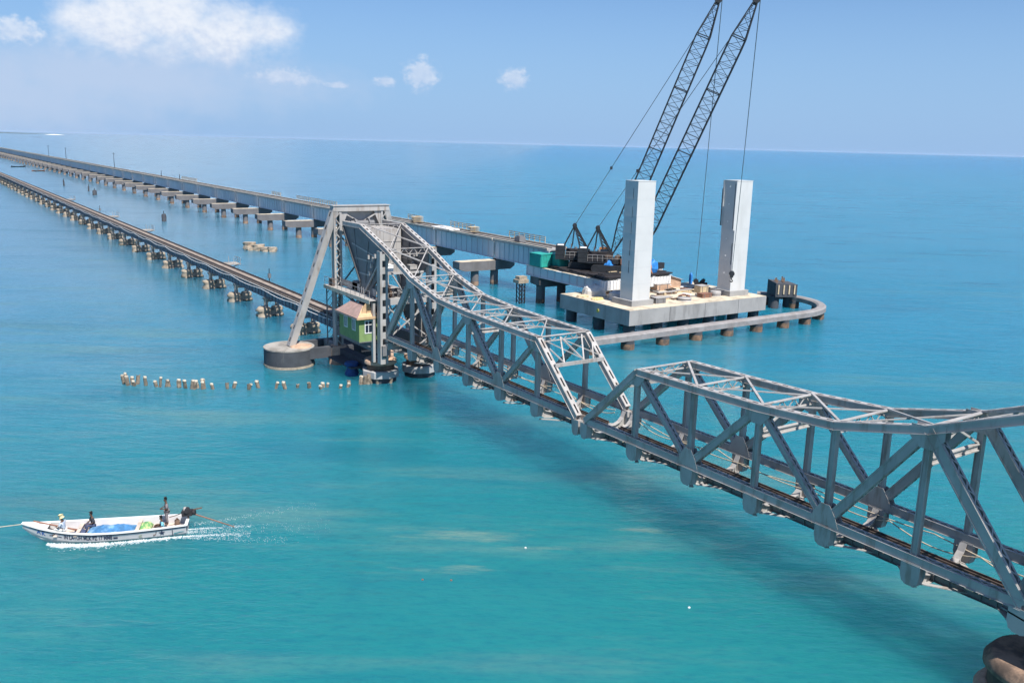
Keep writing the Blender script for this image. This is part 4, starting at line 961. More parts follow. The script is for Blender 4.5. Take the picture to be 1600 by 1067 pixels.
# lattice pile stand at the deck's left corner
t = thing('lattice_trestle', 'dark lattice trestle with tan head standing in water left of the working deck', 'trestle', (87.4, 126.0, 0))
for dx in (0, 1.1):
    for dy in (0, .9):
        g = MB(); g.box(86.8 + dx, 86.95 + dx, 125.5 + dy, 125.65 + dy, -1, 3.6); g.build('post', BLACK, t)
g = MB()
for k in range(5):
    z = .1 + .72 * k
    g.bar((86.87, 125.57, z), (87.97, 125.57, z + .7), .07, .07); g.bar((87.97, 125.57, z), (86.87, 125.57, z + .7), .07, .07); g.bar((86.87, 125.57, z), (86.87, 126.47, z + .7), .07, .07); g.box(86.8, 88.05, 125.52, 125.62, z - .05, z + .05)
stuff(g.build('bracing', BLACK, t)); g = MB(); g.box(86.4, 88.5, 125.2, 126.9, 3.6, 4.2); g.box(86.7, 88.3, 125.4, 126.7, 4.2, 4.75); g.build('head', STONE, t)
# small control box on its own post beyond the left tower
t = thing('equipment_post', 'ribbed pale post with dark box on top right of the left white tower', 'equipment', (104.4, 110.9, PZ1))
g = MB(); g.box(103.6, 105.2, 110.0, 110.55, PZ1 + .05, PZ1 + 2.9)
for k in range(5): g.box(103.65 + k * .35, 103.75 + k * .35, 109.85, 110.0, PZ1 + .05, PZ1 + 2.9)
g.build('post', WHITE, t); g = MB(); g.box(103.3, 105.5, 109.8, 110.56, PZ1 + 2.95, PZ1 + 3.9); g.build('box', BLACK, t)

# ------------------------------------------------------------------ crawler cranes
def crane(rear, foot, tip, hook, lab, boomw=2.25):
    rear = Vector(rear); foot = Vector(foot); tip = Vector(tip); hook = Vector(hook)
    d = Vector((foot.x - rear.x, foot.y - rear.y, 0)).normalized(); s = Vector((-d.y, d.x, 0)); up = Vector((0, 0, 1))
    base = foot - d * 3.4; base.z = 6.95
    t = thing('crawler_crane', lab, 'crane', base, 'black lattice boom crawler cranes')
    C_ = lambda f, l, z: Vector((base.x, base.y, 0)) + d * f + s * l + up * z
    def ob(f0, f1, l0, l1, z0, z1): return [C_(f0, l0, z0), C_(f1, l0, z0), C_(f1, l1, z0), C_(f0, l1, z0), C_(f0, l0, z1), C_(f1, l0, z1), C_(f1, l1, z1), C_(f0, l1, z1)]
    for l in (-2.3, 2.3):
        g = MB(); prof = []
        for i in range(8): a = math.pi / 2 + math.pi * i / 7; prof.append((-3.1 + .55 * math.cos(a), 7.52 + .55 * math.sin(a)))
        for i in range(8): a = -math.pi / 2 + math.pi * i / 7; prof.append((3.1 + .55 * math.cos(a), 7.52 + .55 * math.sin(a)))
        n = len(prof); vs = [C_(a, l - .45, b) for a, b in prof] + [C_(a, l + .45, b) for a, b in prof]
        g.add(vs, [tuple(range(n)), tuple(range(2 * n - 1, n - 1, -1))] + [(i, i + n, (i + 1) % n + n, (i + 1) % n) for i in range(n)])
        g.build('crawler_track', BLACK, t)
    g = MB(); g.hexa(ob(-1.5, 1.5, -1.85, 1.85, 7.3, 7.9)); g.cyl(C_(0, 0, 7.9), C_(0, 0, 8.2), 1.3, n=20); g.build('carbody', BLACK, t)
    g = MB(); g.hexa(ob(-4.6, 3.0, -1.5, 1.5, 8.2, 8.55)); g.build('turntable', BLACK, t)
    g = MB(); g.hexa(ob(-4.2, -.2, .45, 1.55, 8.56, 9.9)); g.hexa(ob(-4.2, -1.6, -1.55, -.5, 8.56, 9.6)); g.hexa(ob(-1.4, .2, -1.5, -.6, 8.56, 9.2)); g.build('machine_house', CRANE_R, t)
    for f_ in (-2.6, -1.0, .6):
        g = MB(); g.cyl(C_(f_, -.42, 9.1), C_(f_, .4, 9.1), .48, n=14); g.cyl(C_(f_, -.46, 9.1), C_(f_, -.42, 9.1), .62, n=14); g.build('rope_drum', BROWN, t)
    g = MB(); g.cyl(C_(-3.4, 1.2, 9.9), C_(-3.4, 1.2, 10.7), .09, n=8); g.cyl(C_(-2.6, 1.0, 9.9), C_(-2.6, 1.0, 10.2), .25, n=10); g.build('exhaust', STEEL_D, t)
    for l in (-1.62, 1.62):
        g = MB()
        for i in range(8): c_ = C_(-4.3 + i * .8, l, 8.56); g.bar(c_, c_ + up * 1.05, .04, .04)
        for zz in (9.1, 9.6): g.bar(C_(-4.3, l, zz), C_(1.3, l, zz), .04, .04)
        g.build('handrail', STEEL if l < 0 else BLACK, t)
    for i in range(6):
        g = MB(); f_ = random.uniform(-2, 3.2); l_ = random.choice((-1, 1)) * random.uniform(1.7, 2.4); z_ = random.uniform(8.1, 8.5); g.hexa(ob(f_, f_ + random.uniform(.4, 1.), l_, l_ + random.uniform(.3, .6), z_, z_ + random.uniform(.3, .9))); g.build('tool_locker', random.choice([ORANGE, CRANE_R, STEEL_D, BLACK, REDBR]), t)
    for k in range(3):
        g = MB(); g.hexa(ob(-5.9, -4.4, -1.7, 1.7, 8.3 + k * .78, 9.04 + k * .78)); g.build('counterweight', BLACK, t)
    g = MB(); g.hexa(ob(-5.6, -4.5, -1.75, -.2, 10.66, 10.72)); g.build('grating', WHITE, t)
    cabp = MB(); cabp.hexa(ob(1.4, 3.1, -1.75, -.6, 8.56, 10.5)); co = cabp.build('cab', ORANGE if 'left' in lab else CRANE_R, t)
    g = MB(); g.hexa(ob(3.105, 3.13, -1.65, -.7, 9.2, 10.35)); g.build('pane', GLASS, co); g = MB(); g.hexa(ob(1.6, 2.95, -1.775, -1.755, 9.3, 10.3)); g.build('pane', GLASS, co)
    # gantry
    top = C_(-2.9, 0, 13.9); g = MB(); gl = MB()
    for l in (-1.25, 1.25):
        tl = top + s * l * 1.1
        g.bar(C_(-4.6, l, 10.4), tl, .22, .22); g.bar(C_(-.6, l, 10.0), tl, .22, .22)
        g.bar(C_(-3.2, l, 10.4), tl, .1, .1)
        for i in range(6):
            f0, f1 = i / 6, (i + 1) / 6
            gl.bar(C_(-.6, l, 10.).lerp(tl, f0), C_(-1.9, l, 10.4).lerp(tl, f1), .07, .07)
        gl.bar(C_(-1.9, l, 10.4), tl, .12, .12)
    g.bar(top - s * 1.35, top + s * 1.35, .3, .3); g.cyl(top - s * .5, top + s * .5, .38, n=12)
    go = g.build('gantry', BLACK, t); stuff(gl.build('bracing', BLACK, go))
    # boom
    ax = (tip - foot); L = ax.length; ax.normalize(); bn = s.cross(ax).normalized()
    def sec(fr):
        wd_ = boomw; wdp = boomw
        if fr < .13: k = fr / .13; wd_ = boomw * (.75 + .25 * k); wdp = .25 + (boomw - .25) * k
        if fr > .86: k = (1 - fr) / .14; wd_ = boomw * (.35 + .65 * k); wdp = .45 + (boomw - .45) * k
        c = foot + ax * L * fr
        return [c + s * a * wd_ / 2 + bn * b * wdp / 2 for a, b in ((-1, -1), (1, -1), (1, 1), (-1, 1))]
    nb = 30; fr = [i / nb for i in range(nb + 1)]; secs = [sec(f) for f in fr]
    g = MB(); gl = MB()
    for i in range(nb):
        for j in range(4): g.bar(secs[i][j], secs[i + 1][j], .15, .15)
        for j in range(4):
            k = (j + 1) % 4; a, b = (j, k) if i % 2 else (k, j)
            gl.bar(secs[i][a], secs[i + 1][b], .065, .065); gl.bar(secs[i][j], secs[i][k], .06, .06)
    for f in (0, 13, 20, 26):
        for j in range(4): gl.bar(secs[f][j], secs[f][(j + 1) % 4], .14, .14)
    bo = g.build('boom', BLACK, t); stuff(gl.build('lacing', BLACK, bo))
    g = MB(); g.cyl(tip - s * .45, tip + s * .45, .55, n=14); g.bar(tip - ax * .8, tip + ax * .4, .7, .5); g.build('boom_head', BLACK, bo)
    # pendants
    brid = top.lerp(tip, .27)
    for l in (-.4, .4):
        g = MB(); g.tube([top + s * l, top.lerp(tip, .27) + s * l], .05, 5); g.tube([top + s * (l + .12), brid + s * l], .05, 5); g.build('luffing_rope', ROPE, t)
        g = MB(); g.tube([brid + s * l, tip + s * l - ax * .3], .045, 5); g.build('pendant', DKROPE, t)
    g = MB(); g.bar(brid - s * .7, brid + s * .7, .4, .5); g.build('bridle', BLACK, t)
    # hoist
    tp = tip + Vector((ax.x, ax.y, 0)).normalized() * .55
    nl = 4
    for i in range(nl):
        o_ = s * (i - (nl - 1) / 2) * .2
        g = MB(); g.tube([tp + o_, hook + Vector((0, 0, 1.4)) + o_ * .35], .035, 5); g.build('hoist_rope', ROPE, t)
    g = MB(); g.bar(hook + Vector((0, 0, .5)), hook + Vector((0, 0, 1.5)), .7, .45, d); g.cyl(hook + Vector((0, 0, 1.1)) - s * .3, hook + Vector((0, 0, 1.1)) + s * .3, .42, n=12)
    pts = [hook + Vector((0, 0, .5)), hook + Vector((0, 0, .2)), hook + d * .22 + Vector((0, 0, -.05)), hook + Vector((0, 0, -.25)), hook - d * .22 + Vector((0, 0, -.05))]
    g.tube(pts, .09, 6); g.build('hook_block', BLACK, t)
    return t, C_
cA, CA = crane((91, 121, 0), (98.1, 115, 9.2), (107.8, 103.9, 49.5), (106.9, 103.7, 4.6), 'left crawler crane whose hook rests on the platform between the towers')
cB, CB = crane((93.2, 115.2, 0), (99, 110, 9.2), (107.5, 96.0, 48.6), (106.75, 96.0, 6.9), 'right crawler crane whose hook hangs in front of the right white tower')
def ont(c, lab, m, name, cat, pts, seed):
    g = MB(); n = 12; rs = []; c = Vector(c)
    for j, f in enumerate((.95, 1.05, .95, .6, .1)):
        z = pts[2] * (0, .35, .75, .95, 1.)[j]
        rs.append([c + Vector((math.cos(2 * math.pi * i / n) * pts[0] * f * (1 + .55 * noise.noise(Vector((i * .7, j * .4, seed)))), math.sin(2 * math.pi * i / n) * pts[1] * f * (1 + .5 * noise.noise(Vector((i * .8, j * .5, seed + 3)))), z * (1 + (.4 * noise.noise(Vector((i * .6, j * .9, seed + 7))) if j else 0)))) for i in range(n)])
    g.rings(rs, True, False); return tag(g.build(name, m, base=c), lab, cat)
ont((95.2, 111.8, 6.95), 'blue tarpaulin thrown over a machine in front of the left crane', BLUE, 'tarpaulin_cover', 'tarpaulin', (1.2, .9, 1.7), 3)
ont((101.2, 108.3, 6.95), 'blue tarpaulin cover beside the left white tower edge', BLUE, 'tarpaulin_cover', 'tarpaulin', (1.1, .8, 1.9), 5)
def winch(x, y, lab):
    t = thing('winch', lab, 'winch', (x, y, 6.95)); g = MB(); g.cyl((x - .5, y, 7.9), (x + .5, y, 7.9), .85, n=18, smooth=False); g.build('drum', ORANGE, t)
    for dx in (-.6, .6):
        g = MB(); g.prism([(y - .9, 6.95), (y + .9, 6.95), (y + .3, 8.1), (y - .3, 8.1)], 'x', x + dx - .06, x + dx + .06); g.build('side_frame', ORANGE, t)
winch(97.0, 110.6, 'orange winch drum beside the blue tarpaulin in front of the left crane')
winch(99.6, 107.9, 'orange winch close to the left white tower')
for i, (x, y, lab, m) in enumerate(((93.4, 113.4, 'person in a red and white shirt standing on the working deck', None),)):
    pass
for x, y, lab in ((92.0, 121.6, 'teal steel container nearer the crane on the working deck'), (89.6, 123.6, 'teal steel container at the outer corner of the working deck')):
    t = thing('site_container', lab, 'container', (x, y, 6.7), 'teal containers on the working deck')
    lx, ly, h = 2.0, 3.4, 2.1; z = 6.7
    g = MB(); g.box(x - lx / 2, x + lx / 2, y - ly / 2, y + ly / 2, z, z + h)
    for k in range(10): yy = y - ly / 2 + .15 + k * ly / 10; g.box(x - lx / 2 - .05, x - lx / 2, yy, yy + .16, z + .1, z + h - .1)
    for k in range(6): xx = x - lx / 2 + .1 + k * lx / 6; g.box(xx, xx + .16, y - ly / 2 - .05, y - ly / 2, z + .1, z + h - .1)
    g.build('shell', TEAL, t); g = MB(); g.box(x - lx / 2 - .08, x + lx / 2 + .08, y - ly / 2 - .08, y + ly / 2 + .08, z + h + .002, z + h + .09); g.build('roof', TEAL, t)

# ------------------------------------------------------------------ fender walkway
fd = thing('pier_fender', 'curved grey fender beam on stubby piles round the island platform', 'fender', (100, 89.8, 0))
path = [(73.0, 89.9)] + [(x, 89.9) for x in range(76, 113, 3)]
cx_, cy_, rr_ = 117.0, 100.2, 10.3
for k in range(0, 13):
    a = math.radians(-90 + k * 11.); path.append((cx_ + rr_ * 1.12 * math.cos(a) + .5, cy_ + rr_ * math.sin(a)))
rs = []
for i, (x, y) in enumerate(path):
    a = Vector(path[max(0, i - 1)]); b = Vector(path[min(len(path) - 1, i + 1)]); dv = (b - a).normalized(); nv_ = Vector((-dv.y, dv.x))
    hw = .75
    rs.append([Vector((x + nv_.x * hw, y + nv_.y * hw, 1.25)), Vector((x - nv_.x * hw, y - nv_.y * hw, 1.25)), Vector((x - nv_.x * hw, y - nv_.y * hw, 1.95)), Vector((x - nv_.x * hw * .6, y - nv_.y * hw * .6, 2.15)), Vector((x + nv_.x * hw * .6, y + nv_.y * hw * .6, 2.15)), Vector((x + nv_.x * hw, y + nv_.y * hw, 1.95))])
g = MB(); g.rings(rs, True, False); g.build('beam', mat('fender_concrete', (.28, .265, .26), .8, .2, .6, .3, 0, (.20, .18, .17), .5, .8, .3, 7.), fd)
pl_ = [(74.2, 89.9), (80.4, 89.9), (86.9, 89.9), (93.4, 89.9), (99.9, 89.9), (106.3, 89.9), (112.6, 90.0), (118.2, 90.3), (123.8, 92.0), (127.6, 95.2), (128.7, 101), (126.6, 105.6)]
for x, y in pl_:
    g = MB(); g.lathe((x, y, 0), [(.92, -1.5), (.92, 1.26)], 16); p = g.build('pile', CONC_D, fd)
    g = MB(); g.lathe((x, y, 0), [(.94, -.3), (.95, .45), (.94, .8)], 16, .01); g.build('rust_band', mat('rust_brown_band', (.25, .155, .10), .85, .35, 1.5, .2, 0, (.09, .075, .065), .6, 1.2, .5, 7.), p)
pb = []
# ------------------------------------------------------------------ block at the fender's end
t = thing('fender_end_block', 'dark chunky concrete block on columns at the far end of the curved fender', 'pier head', (127.5, 104, 0))
g = MB(); g.hexa([(124.4, 101.6, 2.1), (127.8, 99.8, 2.1), (129.6, 103.2, 2.1), (126.2, 105.0, 2.1), (124.4, 101.6, 4.5), (127.8, 99.8, 4.3), (129.6, 103.2, 4.3), (126.2, 105.0, 4.7)]); g.build('block', CONC_D, t)
for k in range(4):
    f = k / 4 + .12; a = Vector((124.4, 101.6, 0)).lerp(Vector((127.8, 99.8, 0)), f); g = MB(); g.bar((a.x - .03, a.y - .06, 2.6), (a.x - .03, a.y - .06, 4.2), .3, .08, (0, 1, 0)); g.build('rubbing_strip', TANM, t)
for x, y in ((125.3, 102.6), (128.4, 102.0)):
    g = MB(); g.lathe((x, y, 0), [(.9, -1.5), (.9, 2.12)], 14); g.build('column', CONC_D, t)
g = MB()
for i in range(6): g.bar((125 + i * .6, 102 + (i % 3) * .7, 4.4), (125.3 + i * .6, 102.2 + (i % 3) * .7, 5.0 + .2 * (i % 2)), .25, .2)
g.build('reinforcement', BROWN, t)

# ------------------------------------------------------------------ timber stakes in the water
V0 = [195, 199, 203, 206, 210, 214, 229, 246, 248, 258, 266, 280, 291, 297, 300, 312, 316, 320, 333, 356, 366, 388, 390, 408, 429, 446, 465, 484, 499, 506, 510, 526, 538, 547, 563, 568, 574, 579, 584, 591, 594, 612]
ctrl = [(195, 18.49, 103.03), (246, 21.37, 100.53), (315, 25.24, 97.19), (365, 28.15, 95.28), (450, 33.37, 92.7), (525, 38.27, 90.91), (575, 41.84, 90.19), (614, 44.3, 89.48)]
ORD = 'first second third fourth fifth sixth seventh eighth ninth tenth eleventh twelfth thirteenth fourteenth fifteenth sixteenth seventeenth eighteenth nineteenth twentieth twenty-first'.split()
def stake_label(i, bl):
    look = 'bleach-topped timber stake' if bl else 'dark weathered timber stake'
    return look + ', ' + (ORD[i] + ' from the left end of the broken row' if i < 21 else ORD[len(V0) - 1 - i] + ' from the caisson end of the broken row')
for i, px in enumerate(V0):
    for (a, b) in zip(ctrl, ctrl[1:]):
        if a[0] <= px <= b[0]:
            f = (px - a[0]) / (b[0] - a[0]); x = a[1] + (b[1] - a[1]) * f; y = a[2] + (b[2] - a[2]) * f; break
    rnd = random.Random(i); y += rnd.uniform(-.55, .55) * (1.3 if i % 3 else .4); h = rnd.uniform(.55, 1.15) if px < 330 or px > 555 else rnd.uniform(.35, .8); r = rnd.uniform(.16, .24)
    lx, ly = rnd.uniform(-.08, .08), rnd.uniform(-.08, .08); bleached = rnd.random() < .75
    t = thing('timber_stake', stake_label(i, bleached), 'stake', (x, y, 0), 'timber stakes in the broken row')
    g = MB(); rs = []
    for k in range(5):
        z = -.6 + (h + .6) * k / 4
        rs.append([Vector((x + lx * k + math.cos(2 * math.pi * j / 8) * r * rnd.uniform(.82, 1.1), y + ly * k + math.sin(2 * math.pi * j / 8) * r * rnd.uniform(.82, 1.1), z + (rnd.uniform(-.12, .06) if k == 4 else 0))) for j in range(8)])
    g.rings(rs, True, False); g.build('shaft', STAKE, t)
    if bleached:
        g = MB(); g.cyl((x + lx * 4, y + ly * 4, h - .10), (x + lx * 4 + .02, y + ly * 4, h + .05), r * 1.02, r * .85, 8, False, .1); g.build('bleached_top', STAKET, t)

# ------------------------------------------------------------------ wreckage and marker posts
t = thing('broken_pier', 'broken stone pier remains lying in the water between the two viaducts', 'ruin', (71.5, 215, 0))
for i, (x, y, sx_, sy, h) in enumerate(((70.2, 219, 1.6, 1.4, 1.7), (71.4, 216.5, 1.7, 1.3, 1.3), (72.6, 214, 1.4, 1.5, .9), (73.6, 212.4, 1.2, 1.1, 1.1), (69.6, 217, 1.1, 1.0, .8), (72.2, 218, 1.2, 1.1, .6))):
    g = MB(); rs = []
    for k in range(4):
        z = -.5 + (h + .5) * k / 3; rs.append([Vector((x + math.cos(2 * math.pi * j / 9 + i) * sx_ * random.uniform(.8, 1.1), y + math.sin(2 * math.pi * j / 9 + i) * sy * random.uniform(.8, 1.1), z + random.uniform(-.1, .1))) for j in range(9)])
    g.rings(rs, True, False); g.build('rubble_block', STONE, t)
for x, y, h, r, lab in ((69.2, 301, 2.4, .75, 'dark round marker post standing in the water left of the broken pier'), (72.1, 440, 2.2, .9, 'small dark marker buoy between the viaducts'), (70.8, 520, 3.0, .4, 'distant thin marker stake between the viaducts'), (74.5, 470, 2.4, .35, 'thin marker stake nearer than the distant one')):
    t = thing('marker_post', lab, 'marker post', (x, y, 0), 'marker posts between the viaducts')
    g = MB(); g.lathe((x, y, 0), [(r, -1), (r, h * .8), (r * .8, h)], 12); g.build('post', CONC_D, t)
    g = MB(); g.cyl((x, y, h), (x, y, h + .9), .12, n=6); g.build('staff', BLACK, t)
def small_boat(x, y, L, m, lab, ang):
    t = thing('small_boat', lab, 'boat', (x, y, 0)); g = MB(); rs = []
    for k in range(9):
        f = k / 8; wdt = L * .13 * math.sin(math.pi * min(.97, .12 + f * .85)) ** .6; sh = .5 + .5 * (2 * f - 1) ** 2; u = (f - .5) * L
        ca, sa = math.cos(ang), math.sin(ang)
        P_ = lambda v, z: Vector((x + u * ca - v * sa, y + u * sa + v * ca, z))
        rs.append([P_(-wdt, sh), P_(-wdt * .6, 0), P_(0, -.2), P_(wdt * .6, 0), P_(wdt, sh), P_(wdt * .7, .3), P_(-wdt * .7, .3)])
    g.rings(rs, True, False); g.build('hull', m, t)
small_boat(82, 715, 9, REDBR, 'tiny reddish boat on the far water left of the new viaduct', .4)
small_boat(78, 800, 10, BLACK, 'tiny dark boat on the far water at the left edge', .1)
small_boat(600, 5200, 40, BLACK, 'far dark vessel beneath the white sandbank at the horizon', .0)

# ------------------------------------------------------------------ people
def evalmesh(o):
    dg = bpy.context.evaluated_depsgraph_get(); dg.update(); me = bpy.data.meshes.new_from_object(o.evaluated_get(dg)); old = o.data; o.modifiers.clear(); o.data = me; bpy.data.meshes.remove(old)
def skin(name, verts, edges, radii, m, parent, root=0, sub=1):
    o0 = ROOT[parent.name]
    me = bpy.data.meshes.new(name); me.from_pydata([tuple(Vector(v) - o0) for v in verts], edges, []); o = bpy.data.objects.new(name, me); COL.objects.link(o)
    o.modifiers.new('s', 'SKIN'); o.modifiers.new('d', 'SUBSURF').levels = sub; o.modifiers['d'].render_levels = sub
    for i, r in enumerate(radii):
        sv = me.skin_vertices[0].data[i]; sv.radius = (r if isinstance(r, tuple) else (r, r)); sv.use_root = (i == root)
    evalmesh(o); o.data.name = name; o.data.materials.clear(); o.data.materials.append(m); o.parent = parent; ROOT[o.name] = o0
    for p in o.data.polygons: p.use_smooth = True
    return o
def person(lab, J, shirt, pants, hat=None, scale=1.0, sleeves=True):
    """J: joints in world space"""
    t = thing('person', lab, 'person', J['base'])
    J = {k: Vector(v) for k, v in J.items()}
    k = scale
    names = ['pelvis', 'waist', 'chest', 'neck', 'head', 'crown', 'sh_l', 'el_l', 'wr_l', 'sh_r', 'el_r', 'wr_r', 'hip_l', 'kn_l', 'an_l', 'toe_l', 'hip_r', 'kn_r', 'an_r', 'toe_r']
    idx = {n: i for i, n in enumerate(names)}
    J['waist'] = J['pelvis'].lerp(J['chest'], .45)
    up = (J['head'] - J['neck']).normalized(); J['crown'] = J['head'] + up * .12 * k
    rad = dict(pelvis=(.16, .12), waist=(.14, .11), chest=(.175, .12), neck=.055, head=.098, crown=.075, sh_l=.07, el_l=.045, wr_l=.03, sh_r=.07, el_r=.045, wr_r=.03, hip_l=.095, kn_l=.06, an_l=.042, toe_l=.035, hip_r=.095, kn_r=.06, an_r=.042, toe_r=.035)
    E = [('pelvis', 'waist'), ('waist', 'chest'), ('chest', 'neck'), ('neck', 'head'), ('head', 'crown'), ('chest', 'sh_l'), ('sh_l', 'el_l'), ('el_l', 'wr_l'), ('chest', 'sh_r'), ('sh_r', 'el_r'), ('el_r', 'wr_r'), ('pelvis', 'hip_l'), ('hip_l', 'kn_l'), ('kn_l', 'an_l'), ('an_l', 'toe_l'), ('pelvis', 'hip_r'), ('hip_r', 'kn_r'), ('kn_r', 'an_r'), ('an_r', 'toe_r')]
    vs = [J[n] for n in names]; es = [(idx[a], idx[b]) for a, b in E]
    sc_ = lambda r: tuple(x * k for x in r) if isinstance(r, tuple) else r * k
    rs_ = [sc_(rad[n]) for n in names]
    f = J['face'].normalized()
    # palm, five fingers per hand and a nose belong to the same skinned body
    for sd_ in ('l', 'r'):
        dr = (J['wr_' + sd_] - J['el_' + sd_]).normalized(); sd2 = dr.cross(f if abs(dr.dot(f)) < .9 else Vector((0, 0, 1))).normalized()
        pm = J['wr_' + sd_] + dr * .085 * k; vs.append(pm); rs_.append((.04 * k, .022 * k)); pi = len(vs) - 1; es.append((idx['wr_' + sd_], pi))
        for q, (o_, l_) in enumerate(((-.03, .075), (-.01, .085), (.01, .08), (.03, .062), (.05, .05))):
            b = pm + sd2 * o_ * k + dr * (.02 if q < 4 else -.03) * k; tp = b + dr * l_ * k * (.8 if q < 4 else .6) + f * .03 * k + (sd2 * .03 * k if q == 4 else Vector((0, 0, 0)))
            vs += [b, tp]; rs_ += [.010 * k, .008 * k]; es += [(pi, len(vs) - 2), (len(vs) - 2, len(vs) - 1)]
    vs.append(J['head'] + f * .12 * k - up * .02 * k); rs_.append(.016 * k); es.append((idx['head'], len(vs) - 1))
    skin('body', vs, es, rs_, SKIN, t)
    gr = 1.16
    tn = ['waist', 'chest', 'sh_l', 'el_l', 'sh_r', 'el_r', 'pelvis']; ti = {n: i for i, n in enumerate(tn)}
    tv = [J[n] for n in tn]; tv[ti['el_l']] = J['sh_l'].lerp(J['el_l'], .92); tv[ti['el_r']] = J['sh_r'].lerp(J['el_r'], .92)
    tr = [sc_((.165, .13)), sc_((.2, .14)), .088 * k, .066 * k, .088 * k, .066 * k, sc_((.175, .135))]
    skin('shirt', tv, [(6, 0), (0, 1), (1, 2), (2, 3), (1, 4), (4, 5)], tr, shirt, t, 1)
    pn = ['pelvis', 'hip_l', 'kn_l', 'an_l', 'hip_r', 'kn_r', 'an_r']; pv = [J[n] for n in pn]; pv[3] = J['kn_l'].lerp(J['an_l'], .8); pv[6] = J['kn_r'].lerp(J['an_r'], .8)
    skin('trousers', pv, [(0, 1), (1, 2), (2, 3), (0, 4), (4, 5), (5, 6)], [sc_((.172, .132)), .112 * k, .085 * k, .065 * k, .112 * k, .085 * k, .065 * k], pants, t, 0)
    h = J['head'] + up * .05 * k - f * .018 * k
    skin('hat' if hat else 'hair', [h - up * .045 * k - f * .03 * k, h + up * .05 * k, h + up * (.115 if hat else .085) * k], [(0, 1), (1, 2)], ([.112 * k, .118 * k, .07 * k] if hat else [.088 * k, .094 * k, .05 * k]), hat or HAIR, t, 1)
    g = MB()
    rt = f.cross(up).normalized()
    for s_ in (-1, 1):
        c = J['head'] + f * .098 * k + rt * s_ * .036 * k + up * .012 * k; g.cyl(c, c + f * .006, .012 * k, n=6)
    g.build('eye', HAIR, t)
    return t
# ------------------------------------------------------------------ the boat
bO = Vector((14.35, 60.78, 0)); ex = Vector((-.9313, .3644, 0)).normalized(); en = Vector((-.3644, -.9313, 0)); LB = 10.5
def BP(u, v, z): return bO + ex * u + en * v + Vector((0, 0, z))     # v > 0 is the side facing the camera
bt = thing('fishing_boat', 'long white open fishing boat moving left with nets and crew aboard', 'boat', (10., 62.5, 0))
st = [(0, .92, .80, -.25), (1.5, 1.08, .76, -.3), (3, 1.2, .72, -.3), (4.5, 1.27, .70, -.3), (6, 1.25, .72, -.3), (7.3, 1.08, .80, -.28), (8.4, .82, .92, -.2), (9.3, .52, 1.05, .05), (10.0, .25, 1.2, .5), (10.5, .05, 1.32, .95)]
rs = []
for u, hw, zs_, zk in st:
    t_ = .07
    o_ = [BP(u, hw, zs_), BP(u, hw * .90, zk + (zs_ - zk) * .45), BP(u, hw * .55, zk + .06), BP(u, 0, zk), BP(u, -hw * .55, zk + .06), BP(u, -hw * .90, zk + (zs_ - zk) * .45), BP(u, -hw, zs_)]
    hi = max(.015, hw - t_)
    zf = max(zk + .15, min(.22, zs_ - .2))
    i_ = [BP(u, -hi, zs_), BP(u, -hi * .86, zf + .04), BP(u, 0, zf), BP(u, hi * .86, zf + .04), BP(u, hi, zs_)]
    rs.append(o_ + i_)
g = MB(); g.rings(rs, True, False); g.build('hull', HULLW, bt)
g = MB(); rs = []
for u, hw, zs_, zk in st:
    hi = max(.01, hw - .085); zf = max(zk + .17, min(.24, zs_ - .18)); rs.append([BP(u, -hi * .9, zf + .05), BP(u, hi * .9, zf + .05), BP(u, hi * .86, zf + .02), BP(u, -hi * .86, zf + .02)])
g.rings(rs, True, False); g.build('floor', HULLI, bt)
for s_ in (-1, 1):
    g = MB()
    for a, b in zip(st, st[1:]): g.bar(BP(a[0], s_ * a[1], a[2] + .02), BP(b[0], s_ * b[1], b[2] + .02), .17, .07)
    g.build('gunwale', WHITE, bt)
    g = MB()
    for a, b in zip(st[:-2], st[1:-1]): g.bar(BP(a[0], s_ * (a[1] + .012), a[2] - .1), BP(b[0], s_ * (b[1] + .012), b[2] - .1), .02, .05)
    g.build('rubbing_strake', MARK, bt)
g = MB(); g.bar(BP(-.02, -.95, .82), BP(-.02, .95, .82), .2, .08); g.build('transom_rail', WHITE, bt)
for u in (1.6, 3.2, 7.0, 8.3):
    hw = [a[1] for a in st if a[0] <= u][-1] - .12; g = MB(); g.bar(BP(u, -hw, .6), BP(u, hw, .6), .24, .06); g.build('thwart', HULLI, bt)
# foredeck
g = MB(); g.add([BP(8.9, .6, 1.0), BP(8.9, -.6, 1.0), BP(10.1, -.2, 1.2), BP(10.1, .2, 1.2), BP(8.9, .6, .95), BP(8.9, -.6, .95), BP(10.1, -.2, 1.15), BP(10.1, .2, 1.15)], [(0, 3, 2, 1), (4, 5, 6, 7), (0, 1, 5, 4), (1, 2, 6, 5), (2, 3, 7, 6), (3, 0, 4, 7)]); g.build('foredeck', WHITE, bt)
def side_pt(u, z, off=.02):
    for a, b in zip(st, st[1:]):
        if a[0] <= u <= b[0]:
            f = (u - a[0]) / (b[0] - a[0]); hw = a[1] + (b[1] - a[1]) * f; zs_ = a[2] + (b[2] - a[2]) * f; zk = a[3] + (b[3] - a[3]) * f; break
    zm = zk + (zs_ - zk) * .45; k = (z - zm) / (zs_ - zm); v = hw * .9 + hw * .1 * k
    return BP(u, v + off, z)
